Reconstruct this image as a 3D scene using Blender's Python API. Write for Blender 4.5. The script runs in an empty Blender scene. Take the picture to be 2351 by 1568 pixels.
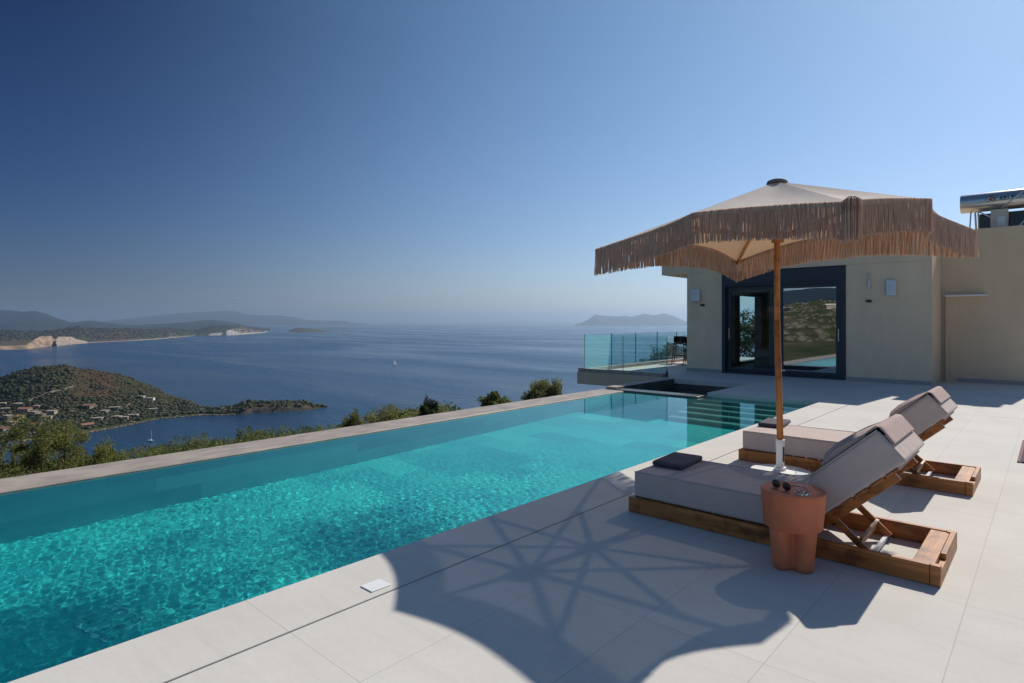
import bpy, bmesh, math, random
import numpy as np
from mathutils import Vector, Matrix

random.seed(7)
RNG = np.random.default_rng(11)
SC = bpy.context.scene
COL = SC.collection
PI = math.pi
# ------------------------------------------------------------------ calibration
FPX, CX, HY, H = 1369.0, 1175.5, 737.0, 1.45
AZ = math.radians(42.27)
CA, SA = math.cos(AZ), math.sin(AZ)
SEA = -110.0

def at(u, d):
    """ground position seen in column u at depth d"""
    l = (u - CX) / FPX * d
    return (l * CA - d * SA, d * CA + l * SA)

def zat(v, d):
    return H - (v - HY) * d / FPX

SUN_AZ, SUN_EL = math.radians(5.5), math.radians(39.8)
SUN = Vector((math.sin(SUN_AZ) * math.cos(SUN_EL), math.cos(SUN_AZ) * math.cos(SUN_EL), math.sin(SUN_EL)))

# ------------------------------------------------------------------ materials
def new_mat(name):
    m = bpy.data.materials.new(name)
    m.use_nodes = True
    nt = m.node_tree
    nt.nodes.clear()
    out = nt.nodes.new('ShaderNodeOutputMaterial')
    return m, nt, out

def N(nt, typ, **kw):
    n = nt.nodes.new(typ)
    for k, v in kw.items():
        if k == 'inp':
            for kk, vv in v.items():
                n.inputs[kk].default_value = vv
        else:
            setattr(n, k, v)
    return n

def ramp(nt, stops):
    r = nt.nodes.new('ShaderNodeValToRGB')
    cr = r.color_ramp
    while len(cr.elements) < len(stops):
        cr.elements.new(0.5)
    for e, (p, c) in zip(cr.elements, stops):
        e.position = p
        e.color = (c[0], c[1], c[2], 1)
    return r

def mixc(nt, fac, a, b, mode='MIX'):
    m = nt.nodes.new('ShaderNodeMix')
    m.data_type = 'RGBA'
    m.blend_type = mode
    for i, x in ((0, fac), (6, a), (7, b)):
        if hasattr(x, 'is_output'):
            nt.links.new(x, m.inputs[i])
        elif i == 0:
            m.inputs[0].default_value = x
        else:
            m.inputs[i].default_value = (x[0], x[1], x[2], 1)
    return m.outputs[2]

def math_n(nt, op, a, b=None, c=None):
    m = nt.nodes.new('ShaderNodeMath')
    m.operation = op
    for i, x in enumerate((a, b, c)):
        if x is None:
            continue
        if hasattr(x, 'is_output'):
            nt.links.new(x, m.inputs[i])
        else:
            m.inputs[i].default_value = x
    return m.outputs[0]

def noise(nt, vec, scale, detail=4, rough=0.55, dist=0.0):
    n = N(nt, 'ShaderNodeTexNoise')
    n.inputs['Scale'].default_value = scale
    n.inputs['Detail'].default_value = detail
    n.inputs['Roughness'].default_value = rough
    n.inputs['Distortion'].default_value = dist
    if vec is not None:
        nt.links.new(vec, n.inputs['Vector'])
    return n.outputs['Fac']

def objco(nt, scale=None, rot=None):
    t = N(nt, 'ShaderNodeTexCoord')
    if scale is None and rot is None:
        return t.outputs['Object']
    mp = N(nt, 'ShaderNodeMapping')
    if scale: mp.inputs['Scale'].default_value = scale
    if rot: mp.inputs['Rotation'].default_value = rot
    nt.links.new(t.outputs['Object'], mp.inputs['Vector'])
    return mp.outputs['Vector']

def bump(nt, height, strength, dist):
    b = N(nt, 'ShaderNodeBump')
    b.inputs['Strength'].default_value = strength
    b.inputs['Distance'].default_value = dist
    nt.links.new(height, b.inputs['Height'])
    return b.outputs['Normal']

def simple(name, c1, c2=None, scale=6.0, rough=0.6, spec=0.4, metal=0.0, bs=0.0, bscale=60.0, bdist=0.003,
           stretch=None, detail=5, contrast=(0.3, 0.7), wrinkle=None, streak=None):
    m, nt, out = new_mat(name)
    p = N(nt, 'ShaderNodeBsdfPrincipled')
    p.inputs['Roughness'].default_value = rough
    p.inputs['Metallic'].default_value = metal
    p.inputs['Specular IOR Level'].default_value = spec
    if c2 is None:
        c2 = tuple(x * 0.86 for x in c1)
    co = objco(nt, scale=stretch)
    f = noise(nt, co, scale, detail)
    r = ramp(nt, [(contrast[0], c2), (contrast[1], c1)])
    nt.links.new(f, r.inputs[0])
    nt.links.new(r.outputs[0], p.inputs['Base Color'])
    if bs > 0:
        f2 = noise(nt, co, bscale, 3)
        nm = bump(nt, f2, bs, bdist)
        if wrinkle:
            fw = noise(nt, objco(nt, scale=wrinkle[0]), 1.0, 3, 0.5, 1.2)
            b2 = nt.nodes.new('ShaderNodeBump'); b2.inputs['Strength'].default_value = wrinkle[1]; b2.inputs['Distance'].default_value = wrinkle[2]
            nt.links.new(fw, b2.inputs['Height']); nt.links.new(nm, b2.inputs['Normal']); nm = b2.outputs['Normal']
        nt.links.new(nm, p.inputs['Normal'])
    if streak:
        fs = noise(nt, objco(nt, scale=streak[0]), 1.0, 5, 0.6)
        rs = ramp(nt, [(0.35, (streak[1],) * 3), (0.6, (1, 1, 1))]); nt.links.new(fs, rs.inputs[0])
        nt.links.new(mixc(nt, 1.0, r.outputs[0], rs.outputs[0], 'MULTIPLY'), p.inputs['Base Color'])
    nt.links.new(p.outputs[0], out.inputs[0])
    return m

def wood(name, c_dark, c_light, axis=0, rough=0.45):
    m, nt, out = new_mat(name)
    p = N(nt, 'ShaderNodeBsdfPrincipled')
    p.inputs['Roughness'].default_value = rough
    p.inputs['Specular IOR Level'].default_value = 0.4
    s = [26, 26, 26]; s[axis] = 1.6
    co = objco(nt, scale=tuple(s))
    g = noise(nt, co, 1.0, 5, 0.6, 0.6)
    co2 = objco(nt)
    k = noise(nt, co2, 7.0, 3, 0.5, 0.3)
    r = ramp(nt, [(0.28, c_dark), (0.55, tuple((a + b) / 2 for a, b in zip(c_dark, c_light))), (0.75, c_light)])
    nt.links.new(g, r.inputs[0])
    r2 = ramp(nt, [(0.36, (0.42, 0.36, 0.32)), (0.5, (1, 1, 1))])
    nt.links.new(k, r2.inputs[0])
    c = mixc(nt, 0.75, r.outputs[0], r2.outputs[0], 'MULTIPLY')
    nt.links.new(c, p.inputs['Base Color'])
    nt.links.new(bump(nt, g, 0.25, 0.002), p.inputs['Normal'])
    nt.links.new(p.outputs[0], out.inputs[0])
    return m

def foliage(name, dark, light, scale=3.0, trans=0.35, stretch=None):
    m, nt, out = new_mat(name)
    co = objco(nt, scale=stretch)
    f = noise(nt, co, scale, 5, 0.65)
    r = ramp(nt, [(0.32, dark), (0.68, light)])
    nt.links.new(f, r.inputs[0])
    d = N(nt, 'ShaderNodeBsdfPrincipled')
    d.inputs['Roughness'].default_value = 0.6
    d.inputs['Specular IOR Level'].default_value = 0.25
    t = N(nt, 'ShaderNodeBsdfTranslucent')
    nt.links.new(r.outputs[0], d.inputs['Base Color'])
    nt.links.new(r.outputs[0], t.inputs['Color'])
    mx = N(nt, 'ShaderNodeMixShader')
    mx.inputs[0].default_value = trans
    nt.links.new(d.outputs[0], mx.inputs[1]); nt.links.new(t.outputs[0], mx.inputs[2])
    nt.links.new(mx.outputs[0], out.inputs[0])
    return m

M = {}
# deck paving: pale stone slabs with thin joints ----------------------------
def deck_material():
    m, nt, out = new_mat('pale_paving')
    p = N(nt, 'ShaderNodeBsdfPrincipled')
    co = objco(nt)
    sep = N(nt, 'ShaderNodeSeparateXYZ'); nt.links.new(co, sep.inputs[0])
    def lines(sock, start, step, w):
        a = math_n(nt, 'SUBTRACT', sock, start)
        a = math_n(nt, 'DIVIDE', a, step)
        fr = math_n(nt, 'FRACT', a)
        fr = math_n(nt, 'SUBTRACT', fr, 0.5)
        fr = math_n(nt, 'ABSOLUTE', fr)
        return math_n(nt, 'GREATER_THAN', fr, 0.5 - w / step), math_n(nt, 'FLOOR', a)
    lx, ix = lines(sep.outputs[0], -2.64, 0.577, 0.0022)
    ly, iy = lines(sep.outputs[1], 1.36, 1.225, 0.0022)
    ln = math_n(nt, 'MAXIMUM', lx, ly)
    cmb = N(nt, 'ShaderNodeCombineXYZ')
    nt.links.new(ix, cmb.inputs[0]); nt.links.new(iy, cmb.inputs[1])
    wn = N(nt, 'ShaderNodeTexWhiteNoise'); nt.links.new(cmb.outputs[0], wn.inputs['Vector'])
    f = noise(nt, co, 1.3, 6, 0.6)
    f2 = noise(nt, co, 35.0, 4, 0.7)
    vein = noise(nt, objco(nt, scale=(0.8, 6, 1)), 2.2, 6, 0.65, 0.8)
    r = ramp(nt, [(0.3, (0.595, 0.56, 0.505)), (0.7, (0.665, 0.63, 0.57))])
    nt.links.new(f, r.inputs[0])
    r2 = ramp(nt, [(0.35, (0.955, 0.952, 0.95)), (0.65, (1.0, 1.0, 1.0))])
    nt.links.new(f2, r2.inputs[0])
    r3 = ramp(nt, [(0.3, (0.955, 0.95, 0.94)), (0.5, (1, 1, 1))])
    nt.links.new(vein, r3.inputs[0])
    r4 = ramp(nt, [(0.0, (0.975, 0.975, 0.975)), (1.0, (1.015, 1.015, 1.015))])
    nt.links.new(wn.outputs[0], r4.inputs[0])
    c = mixc(nt, 1.0, r.outputs[0], r2.outputs[0], 'MULTIPLY')
    c = mixc(nt, 1.0, c, r3.outputs[0], 'MULTIPLY')
    c = mixc(nt, 1.0, c, r4.outputs[0], 'MULTIPLY')
    jf = math_n(nt, 'MULTIPLY', ln, 0.32)
    c = mixc(nt, jf, c, (0.16, 0.15, 0.14))
    nt.links.new(c, p.inputs['Base Color'])
    p.inputs['Roughness'].default_value = 0.75
    p.inputs['Specular IOR Level'].default_value = 0.1
    h = math_n(nt, 'SUBTRACT', f2, ln)
    nt.links.new(bump(nt, h, 0.12, 0.002), p.inputs['Normal'])
    nt.links.new(p.outputs[0], out.inputs[0])
    return m

def pool_tile_material(name, tint_a, tint_b, sx, sy, axes=(0, 1)):
    m, nt, out = new_mat(name)
    p = N(nt, 'ShaderNodeBsdfPrincipled')
    co = objco(nt)
    sep = N(nt, 'ShaderNodeSeparateXYZ'); nt.links.new(co, sep.inputs[0])
    iy = math_n(nt, 'FLOOR', math_n(nt, 'DIVIDE', sep.outputs[axes[1]], sy))
    sh = math_n(nt, 'MULTIPLY', iy, 0.37)
    ix = math_n(nt, 'FLOOR', math_n(nt, 'ADD', math_n(nt, 'DIVIDE', sep.outputs[axes[0]], sx), sh))
    cmb = N(nt, 'ShaderNodeCombineXYZ')
    nt.links.new(ix, cmb.inputs[0]); nt.links.new(iy, cmb.inputs[1])
    wn = N(nt, 'ShaderNodeTexWhiteNoise'); nt.links.new(cmb.outputs[0], wn.inputs['Vector'])
    n1 = noise(nt, co, 1.1, 5, 0.6, 0.5)
    mx = math_n(nt, 'ADD', math_n(nt, 'MULTIPLY', wn.outputs[0], 0.45), math_n(nt, 'MULTIPLY', n1, 0.55))
    r = ramp(nt, [(0.25, tint_a), (0.75, tint_b)])
    nt.links.new(mx, r.inputs[0])
    nt.links.new(r.outputs[0], p.inputs['Base Color'])
    p.inputs['Roughness'].default_value = 0.7
    nt.links.new(p.outputs[0], out.inputs[0])
    return m

def water_material():
    m, nt, out = new_mat('pool_water')
    g = N(nt, 'ShaderNodeBsdfGlass')
    g.inputs['IOR'].default_value = 1.33
    g.inputs['Roughness'].default_value = 0.0
    g.inputs['Color'].default_value = (0.74, 1.0, 0.98, 1)
    nt.links.new(g.outputs[0], out.inputs['Surface'])
    return m

def sea_material():
    m, nt, out = new_mat('sea_water')
    p = N(nt, 'ShaderNodeBsdfPrincipled')
    co = objco(nt)
    big = noise(nt, objco(nt, scale=(0.0009, 0.0042, 1), rot=(0, 0, AZ * -1)), 1.0, 6, 0.6, 0.6)
    r = ramp(nt, [(0.3, (0.004, 0.030, 0.076)), (0.7, (0.018, 0.066, 0.126))])
    nt.links.new(big, r.inputs[0])
    nt.links.new(r.outputs[0], p.inputs['Base Color'])
    rr = ramp(nt, [(0.35, (0.10, 0.10, 0.10)), (0.7, (0.42, 0.42, 0.42))])
    nt.links.new(big, rr.inputs[0])
    nt.links.new(rr.outputs[0], p.inputs['Roughness'])
    p.inputs['IOR'].default_value = 1.33
    w = noise(nt, objco(nt, scale=(0.03, 0.09, 1), rot=(0, 0, -AZ)), 1.0, 8, 0.65)
    nt.links.new(bump(nt, w, 0.55, 4.0), p.inputs['Normal'])
    nt.links.new(p.outputs[0], out.inputs[0])
    return m

def terrain_material(name, grass, grass2, brown, rock, rock2, scale, slope=(0.55, 0.8), brown_band=(0.48, 0.62)):
    m, nt, out = new_mat(name)
    p = N(nt, 'ShaderNodeBsdfPrincipled')
    p.inputs['Roughness'].default_value = 0.9
    p.inputs['Specular IOR Level'].default_value = 0.1
    co = objco(nt)
    f = noise(nt, co, scale, 8, 0.68)
    fb = noise(nt, co, scale * 0.13, 4, 0.55)
    r = ramp(nt, [(0.35, grass), (0.65, grass2)]); nt.links.new(f, r.inputs[0])
    rb = ramp(nt, [(brown_band[0], (0, 0, 0)), (brown_band[1], (1, 1, 1))]); nt.links.new(fb, rb.inputs[0])
    c = mixc(nt, rb.outputs[0], r.outputs[0], brown)
    geo = N(nt, 'ShaderNodeNewGeometry')
    sep = N(nt, 'ShaderNodeSeparateXYZ'); nt.links.new(geo.outputs['True Normal'], sep.inputs[0])
    st = math_n(nt, 'ADD', sep.outputs[2], math_n(nt, 'MULTIPLY', math_n(nt, 'SUBTRACT', f, 0.5), 0.5))
    rs = ramp(nt, [(slope[0], (1, 1, 1)), (slope[1], (0, 0, 0))]); nt.links.new(st, rs.inputs[0])
    f3 = noise(nt, objco(nt, scale=(1, 1, 2.2)), scale * 2.2, 6, 0.7)
    rk = ramp(nt, [(0.35, rock2), (0.65, rock)]); nt.links.new(f3, rk.inputs[0])
    c = mixc(nt, rs.outputs[0], c, rk.outputs[0])
    nt.links.new(c, p.inputs['Base Color'])
    nt.links.new(bump(nt, f, 0.8, 1.2 / scale * 0.3), p.inputs['Normal'])
    nt.links.new(p.outputs[0], out.inputs[0])
    return m

def glass_material(name, tint, refl, haze=0.0):
    m, nt, out = new_mat(name)
    t = N(nt, 'ShaderNodeBsdfTransparent'); t.inputs[0].default_value = (*tint, 1)
    g = N(nt, 'ShaderNodeBsdfGlossy'); g.inputs['Roughness'].default_value = 0.0
    g.inputs['Color'].default_value = (0.95, 0.97, 1, 1)
    mx = N(nt, 'ShaderNodeMixShader')
    geo = N(nt, 'ShaderNodeNewGeometry')
    dp = N(nt, 'ShaderNodeVectorMath', operation='DOT_PRODUCT')
    nt.links.new(geo.outputs['Incoming'], dp.inputs[0]); nt.links.new(geo.outputs['True Normal'], dp.inputs[1])
    c_ = math_n(nt, 'SUBTRACT', 1.0, math_n(nt, 'ABSOLUTE', dp.outputs['Value']))
    f = math_n(nt, 'ADD', math_n(nt, 'MULTIPLY', math_n(nt, 'POWER', c_, 5.0), 1.0 - refl), refl)
    nt.links.new(f, mx.inputs[0])
    nt.links.new(t.outputs[0], mx.inputs[1]); nt.links.new(g.outputs[0], mx.inputs[2])
    if haze:  # teal translucency mixed in to make the panes look brighter
        tl = N(nt, 'ShaderNodeBsdfTranslucent'); tl.inputs[0].default_value = (0.45, 0.85, 0.88, 1)
        m2 = N(nt, 'ShaderNodeMixShader'); m2.inputs[0].default_value = haze
        nt.links.new(mx.outputs[0], m2.inputs[1]); nt.links.new(tl.outputs[0], m2.inputs[2])
        nt.links.new(m2.outputs[0], out.inputs[0])
        return m
    nt.links.new(mx.outputs[0], out.inputs[0])
    return m

def canopy_material():
    m, nt, out = new_mat('cream_canvas')
    co = objco(nt)
    f = noise(nt, co, 5, 5)
    r = ramp(nt, [(0.3, (0.87, 0.80, 0.71)), (0.7, (0.93, 0.86, 0.77))]); nt.links.new(f, r.inputs[0])
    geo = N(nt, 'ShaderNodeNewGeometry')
    cc_ = mixc(nt, geo.outputs['Backfacing'], r.outputs[0], (0.50, 0.345, 0.235))  # tan put into the underside colour for sunlight glowing through the canvas
    d = N(nt, 'ShaderNodeBsdfDiffuse'); nt.links.new(cc_, d.inputs[0])
    wv = noise(nt, co, 220, 2)
    nm = bump(nt, wv, 0.3, 0.002); nt.links.new(nm, d.inputs['Normal'])
    t = N(nt, 'ShaderNodeBsdfTranslucent'); t.inputs[0].default_value = (0.70, 0.40, 0.21, 1)
    mx = N(nt, 'ShaderNodeMixShader'); mx.inputs[0].default_value = 0.22
    nt.links.new(d.outputs[0], mx.inputs[1]); nt.links.new(t.outputs[0], mx.inputs[2])
    # open weave lets a little direct light through
    tr = N(nt, 'ShaderNodeBsdfTransparent'); tr.inputs[0].default_value = (1, 0.92, 0.85, 1)
    m2 = N(nt, 'ShaderNodeMixShader'); m2.inputs[0].default_value = 0.06
    nt.links.new(mx.outputs[0], m2.inputs[1]); nt.links.new(tr.outputs[0], m2.inputs[2])
    nt.links.new(m2.outputs[0], out.inputs[0])
    return m

M['deck'] = deck_material()
M['pool_floor'] = pool_tile_material('pool_floor_tiles', (0.010, 0.43, 0.465), (0.050, 0.64, 0.605), 0.9, 0.45)
M['pool_wall'] = pool_tile_material('pool_wall_tiles', (0.13, 0.50, 0.54), (0.30, 0.74, 0.72), 1.2, 0.5, axes=(1, 2))
M['pool_step'] = pool_tile_material('pool_step_tiles', (0.16, 0.33, 0.30), (0.26, 0.42, 0.37), 0.9, 0.6)
M['water'] = water_material()
M['sea'] = sea_material()
M['coping'] = simple('stone_coping', (0.44, 0.37, 0.315), (0.26, 0.22, 0.19), 3.0, 0.6, stretch=(2.2, 0.9, 1), bs=0.2, detail=7)
M['wetstone'] = simple('wet_grey_stone', (0.115, 0.12, 0.105), (0.055, 0.06, 0.053), 3.0, 0.35)
M['pitwater'] = simple('dark_pit_water', (0.012, 0.030, 0.032), None, 3, 0.03, spec=0.5)
M['plaster'] = simple('olive_beige_plaster', (0.79, 0.625, 0.445), (0.74, 0.58, 0.41), 2.2, 0.85, spec=0.2, bs=0.3, bscale=55, bdist=0.006, streak=((2.4, 2.4, 0.35), 0.92))
M['plaster2'] = simple('taupe_plaster', (0.69, 0.545, 0.385), (0.64, 0.505, 0.355), 2.2, 0.85, spec=0.2, bs=0.3, bscale=55, bdist=0.006, streak=((2.4, 2.4, 0.35), 0.92))
M['skirting'] = simple('grey_skirting', (0.36, 0.35, 0.34), None, 3, 0.6)
M['navy'] = simple('navy_aluminium', (0.012, 0.022, 0.040), (0.010, 0.018, 0.033), 3, 0.35, spec=0.5)
M['pane'] = glass_material('tinted_door_glass', (0.55, 0.66, 0.68), 0.45)
M['pane_clear'] = glass_material('clear_glass', (0.85, 0.93, 0.94), 0.02)
M['balu_glass'] = glass_material('green_balustrade_glass', (0.87, 0.975, 0.97), 0.012, haze=0.075)
M['black_metal'] = simple('black_metal', (0.018, 0.018, 0.02), None, 6, 0.4)
M['dark_bronze'] = simple('bronze_post', (0.05, 0.04, 0.035), None, 6, 0.4)
M['white_plastic'] = simple('white_plastic', (0.72, 0.73, 0.74), (0.68, 0.69, 0.70), 6, 0.35)
M['white_paint'] = simple('white_paint', (0.78, 0.78, 0.77), (0.72, 0.72, 0.70), 4, 0.5)
M['drain'] = simple('pale_teal_plastic', (0.20, 0.74, 0.78), None, 6, 0.4)
M['opal'] = simple('opal_lamp_glass', (0.66, 0.70, 0.74), None, 6, 0.25)
M['steel'] = simple('brushed_steel', (0.55, 0.55, 0.54), (0.45, 0.45, 0.44), 5, 0.28, metal=1.0, stretch=(1, 12, 12))
M['galv'] = simple('galvanised_steel', (0.50, 0.52, 0.55), (0.42, 0.44, 0.47), 9, 0.45, metal=0.6)
M['collector'] = simple('dark_collector_glass', (0.012, 0.014, 0.02), None, 6, 0.1)
M['beige_box'] = simple('beige_housing', (0.52, 0.50, 0.45), None, 4, 0.5)
M['wood_x'] = wood('oiled_teak_along', (0.22, 0.075, 0.018), (0.64, 0.25, 0.065), 0)
M['wood_y'] = wood('oiled_teak_across', (0.26, 0.095, 0.025), (0.66, 0.28, 0.08), 1)
M['wood_z'] = wood('umbrella_wood', (0.34, 0.115, 0.025), (0.60, 0.225, 0.055), 2, 0.4)
M['mattress'] = simple('taupe_outdoor_fabric', (0.55, 0.455, 0.41), (0.51, 0.42, 0.38), 8, 0.9, spec=0.15, bs=0.35, bscale=420, bdist=0.0012, wrinkle=((5, 9, 7), 0.55, 0.02))
M['pillow'] = simple('rose_taupe_fabric', (0.47, 0.355, 0.32), (0.43, 0.32, 0.29), 9, 0.9, spec=0.15, bs=0.35, bscale=420, bdist=0.0012, wrinkle=((9, 9, 9), 0.5, 0.02))
M['cushion'] = simple('slate_fabric', (0.115, 0.10, 0.115), (0.09, 0.08, 0.092), 9, 0.85, spec=0.2, bs=0.3, bscale=300)
M['terracotta'] = simple('terracotta_glaze', (0.68, 0.205, 0.092), (0.56, 0.16, 0.072), 9, 0.5, spec=0.35, bs=0.2, bscale=160, detail=9)
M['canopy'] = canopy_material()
M['fringe'] = foliage('jute_fringe', (0.46, 0.315, 0.24), (0.83, 0.64, 0.52), 1.0, 0.45, stretch=(110, 110, 6))
M['cap'] = simple('grey_cap', (0.20, 0.17, 0.155), None, 6, 0.8)
M['lens'] = simple('dark_lens', (0.012, 0.010, 0.012), None, 6, 0.08, spec=0.6)
M['lens_frame'] = simple('brown_frame', (0.16, 0.075, 0.06), None, 6, 0.3)
M['plum'] = simple('plum_fabric', (0.055, 0.035, 0.055), (0.045, 0.03, 0.05), 9, 0.9)
M['plum_trim'] = simple('plum_trim', (0.16, 0.05, 0.06), None, 9, 0.8)
M['interior'] = simple('grey_interior_paint', (0.20, 0.19, 0.18), None, 2, 0.8)
M['curtain'] = simple('grey_curtain', (0.22, 0.22, 0.22), (0.15, 0.15, 0.15), 3, 0.9, stretch=(14, 1, 0.05))
M['bedding'] = simple('grey_bedding', (0.30, 0.29, 0.29), None, 4, 0.9)
M['cable'] = simple('black_cable', (0.02, 0.02, 0.022), None, 6, 0.5)
M['bark'] = simple('dark_bark', (0.075, 0.055, 0.04), (0.03, 0.023, 0.018), 12, 0.9, bs=0.5, bscale=30, bdist=0.02)
M['leaf_olive'] = foliage('olive_green_leaves', (0.08, 0.095, 0.024), (0.29, 0.285, 0.085), 1.6, 0.56)
M['leaf_green'] = foliage('mid_green_leaves', (0.085, 0.11, 0.03), (0.28, 0.31, 0.10), 1.2, 0.58)
M['leaf_dark'] = foliage('dark_green_leaves', (0.032, 0.05, 0.018), (0.105, 0.135, 0.045), 0.9)
M['leaf_grey'] = foliage('grey_green_leaves', (0.11, 0.12, 0.048), (0.30, 0.30, 0.13), 1.4, 0.58)
M['maquis'] = foliage('maquis_leaves', (0.024, 0.033, 0.012), (0.046, 0.054, 0.020), 0.06, 0.15)
M['scrub_light'] = foliage('pale_dry_scrub', (0.085, 0.078, 0.05), (0.20, 0.17, 0.12), 0.05, 0.15)
M['maquis_brown'] = foliage('dry_maquis_leaves', (0.050, 0.036, 0.018), (0.105, 0.066, 0.034), 0.05, 0.15)
M['hill'] = terrain_material('peninsula_soil', (0.026, 0.040, 0.014), (0.060, 0.068, 0.026), (0.085, 0.056, 0.030), (0.20, 0.165, 0.125), (0.05, 0.044, 0.036), 0.06, brown_band=(0.52, 0.68))
M['coast'] = terrain_material('coast_soil', (0.030, 0.042, 0.022), (0.065, 0.070, 0.040), (0.085, 0.062, 0.042), (0.36, 0.29, 0.22), (0.13, 0.105, 0.08), 0.012, slope=(0.50, 0.72))
M['mount'] = terrain_material('far_mountain', (0.012, 0.022, 0.026), (0.030, 0.038, 0.036), (0.040, 0.038, 0.036), (0.085, 0.08, 0.072), (0.045, 0.045, 0.042), 0.0022, slope=(0.3, 0.5))
M['slope'] = terrain_material('near_slope_soil', (0.030, 0.040, 0.014), (0.070, 0.078, 0.030), (0.12, 0.095, 0.06), (0.30, 0.26, 0.20), (0.14, 0.115, 0.09), 0.35, slope=(0.4, 0.6))
M['stonehouse'] = simple('stone_house_wall', (0.40, 0.33, 0.25), (0.28, 0.22, 0.165), 0.6, 0.9)
M['whitehouse'] = simple('whitewashed_wall', (0.70, 0.68, 0.63), None, 0.6, 0.9)
M['rooftile'] = simple('clay_roof', (0.33, 0.155, 0.09), (0.24, 0.115, 0.07), 0.8, 0.9)
M['dirt'] = simple('pale_dirt_track', (0.25, 0.19, 0.135), (0.19, 0.145, 0.10), 0.2, 0.95)
M['sail'] = foliage('white_sail', (0.85, 0.85, 0.83), (0.9, 0.9, 0.88), 1.0, 0.6)
M['hull'] = simple('white_hull', (0.75, 0.75, 0.74), None, 2, 0.35)
M['cloud'] = simple('cloud_white', (0.85, 0.85, 0.86), None, 0.01, 1.0, spec=0.0)
M['black_gap'] = simple('drain_shadow_black', (0.012, 0.011, 0.010), None, 5, 0.9)
M['emblem_red'] = simple('emblem_maroon', (0.16, 0.03, 0.03), None, 20, 0.4)
M['emblem_cream'] = simple('emblem_cream', (0.62, 0.50, 0.42), None, 20, 0.4)
M['emblem_black'] = simple('emblem_black', (0.012, 0.012, 0.02), None, 20, 0.35)

# crystal glass for the tumbler
_m, _nt, _o = new_mat('crystal_glass')
_g = N(_nt, 'ShaderNodeBsdfGlass'); _g.inputs['IOR'].default_value = 1.45; _g.inputs['Roughness'].default_value = 0.0
_nt.links.new(_g.outputs[0], _o.inputs[0])
M['crystal'] = _m

# ------------------------------------------------------------------ mesh builder
class MB:
    def __init__(self):
        self.v = []; self.f = []
    def add(self, verts, faces):
        o = len(self.v)
        self.v.extend([tuple(p) for p in verts])
        self.f.extend([tuple(i + o for i in q) for q in faces])
        return self
    def box(self, x0, x1, y0, y1, z0, z1):
        return self.add([(x0, y0, z0), (x1, y0, z0), (x1, y1, z0), (x0, y1, z0), (x0, y0, z1), (x1, y0, z1), (x1, y1, z1), (x0, y1, z1)],
                        [(0, 3, 2, 1), (4, 5, 6, 7), (0, 1, 5, 4), (1, 2, 6, 5), (2, 3, 7, 6), (3, 0, 4, 7)])
    def quad(self, a, b, c, d):
        return self.add([a, b, c, d], [(0, 1, 2, 3)])
    def bar(self, p, q, w, t, up=(0, 0, 1)):
        """rectangular bar from p to q, w across, t along 'up'"""
        p, q = Vector(p), Vector(q)
        d = (q - p).normalized()
        s = d.cross(Vector(up))
        if s.length < 1e-4: s = d.cross(Vector((1, 0, 0)))
        s.normalize(); n = s.cross(d).normalized()
        a, b = s * w / 2, n * t / 2
        vs = [p - a - b, p + a - b, p + a + b, p - a + b, q - a - b, q + a - b, q + a + b, q - a + b]
        return self.add(vs, [(0, 1, 2, 3), (7, 6, 5, 4), (0, 4, 5, 1), (1, 5, 6, 2), (2, 6, 7, 3), (3, 7, 4, 0)])
    def tube(self, pts, rad, n=10, caps=True):
        pts = [Vector(p) for p in pts]
        if not isinstance(rad, (list, tuple)): rad = [rad] * len(pts)
        o = len(self.v)
        for i, p in enumerate(pts):
            d = (pts[min(i + 1, len(pts) - 1)] - pts[max(i - 1, 0)]).normalized()
            s = d.cross(Vector((0, 0, 1)))
            if s.length < 1e-3: s = d.cross(Vector((0, 1, 0)))
            s.normalize(); t = s.cross(d)
            for k in range(n):
                a = 2 * PI * k / n
                self.v.append(tuple(p + (s * math.cos(a) + t * math.sin(a)) * rad[i]))
        for i in range(len(pts) - 1):
            for k in range(n):
                a, b = o + i * n + k, o + i * n + (k + 1) % n
                self.f.append((a, b, b + n, a + n))
        if caps:
            self.f.append(tuple(o + k for k in range(n))[::-1])
            self.f.append(tuple(o + (len(pts) - 1) * n + k for k in range(n)))
        return self
    def lathe(self, prof, n=40, cx=0, cy=0, close=False):
        o = len(self.v)
        for r, z in prof:
            for k in range(n):
                a = 2 * PI * k / n
                self.v.append((cx + r * math.cos(a), cy + r * math.sin(a), z))
        for i in range(len(prof) - 1):
            for k in range(n):
                a, b = o + i * n + k, o + i * n + (k + 1) % n
                self.f.append((a, b, b + n, a + n))
        return self
    def prism(self, poly, axis_from, axis_to, axis=1):
        """extrude a polygon given in the other two axes along an axis"""
        n = len(poly)
        def mk(p, t):
            if axis == 1: return (p[0], t, p[1])
            if axis == 0: return (t, p[0], p[1])
            return (p[0], p[1], t)
        vs = [mk(p, axis_from) for p in poly] + [mk(p, axis_to) for p in poly]
        fs = [tuple(range(n))[::-1], tuple(range(n, 2 * n))]
        for i in range(n):
            j = (i + 1) % n
            fs.append((i, j, j + n, i + n))
        return self.add(vs, fs)
    def mesh(self, name):
        me = bpy.data.meshes.new(name)
        me.from_pydata(self.v, [], self.f)
        me.update()
        return me
    def build(self, name, mat, parent=None, smooth=False, bevel=0.0, seg=2, loc=None, fix=True):
        me = self.mesh(name)
        if fix:
            bm = bmesh.new(); bm.from_mesh(me)
            bmesh.ops.recalc_face_normals(bm, faces=bm.faces)
            bm.to_mesh(me); bm.free()
        return link(name, me, mat, parent, smooth, bevel, seg, loc)

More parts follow.
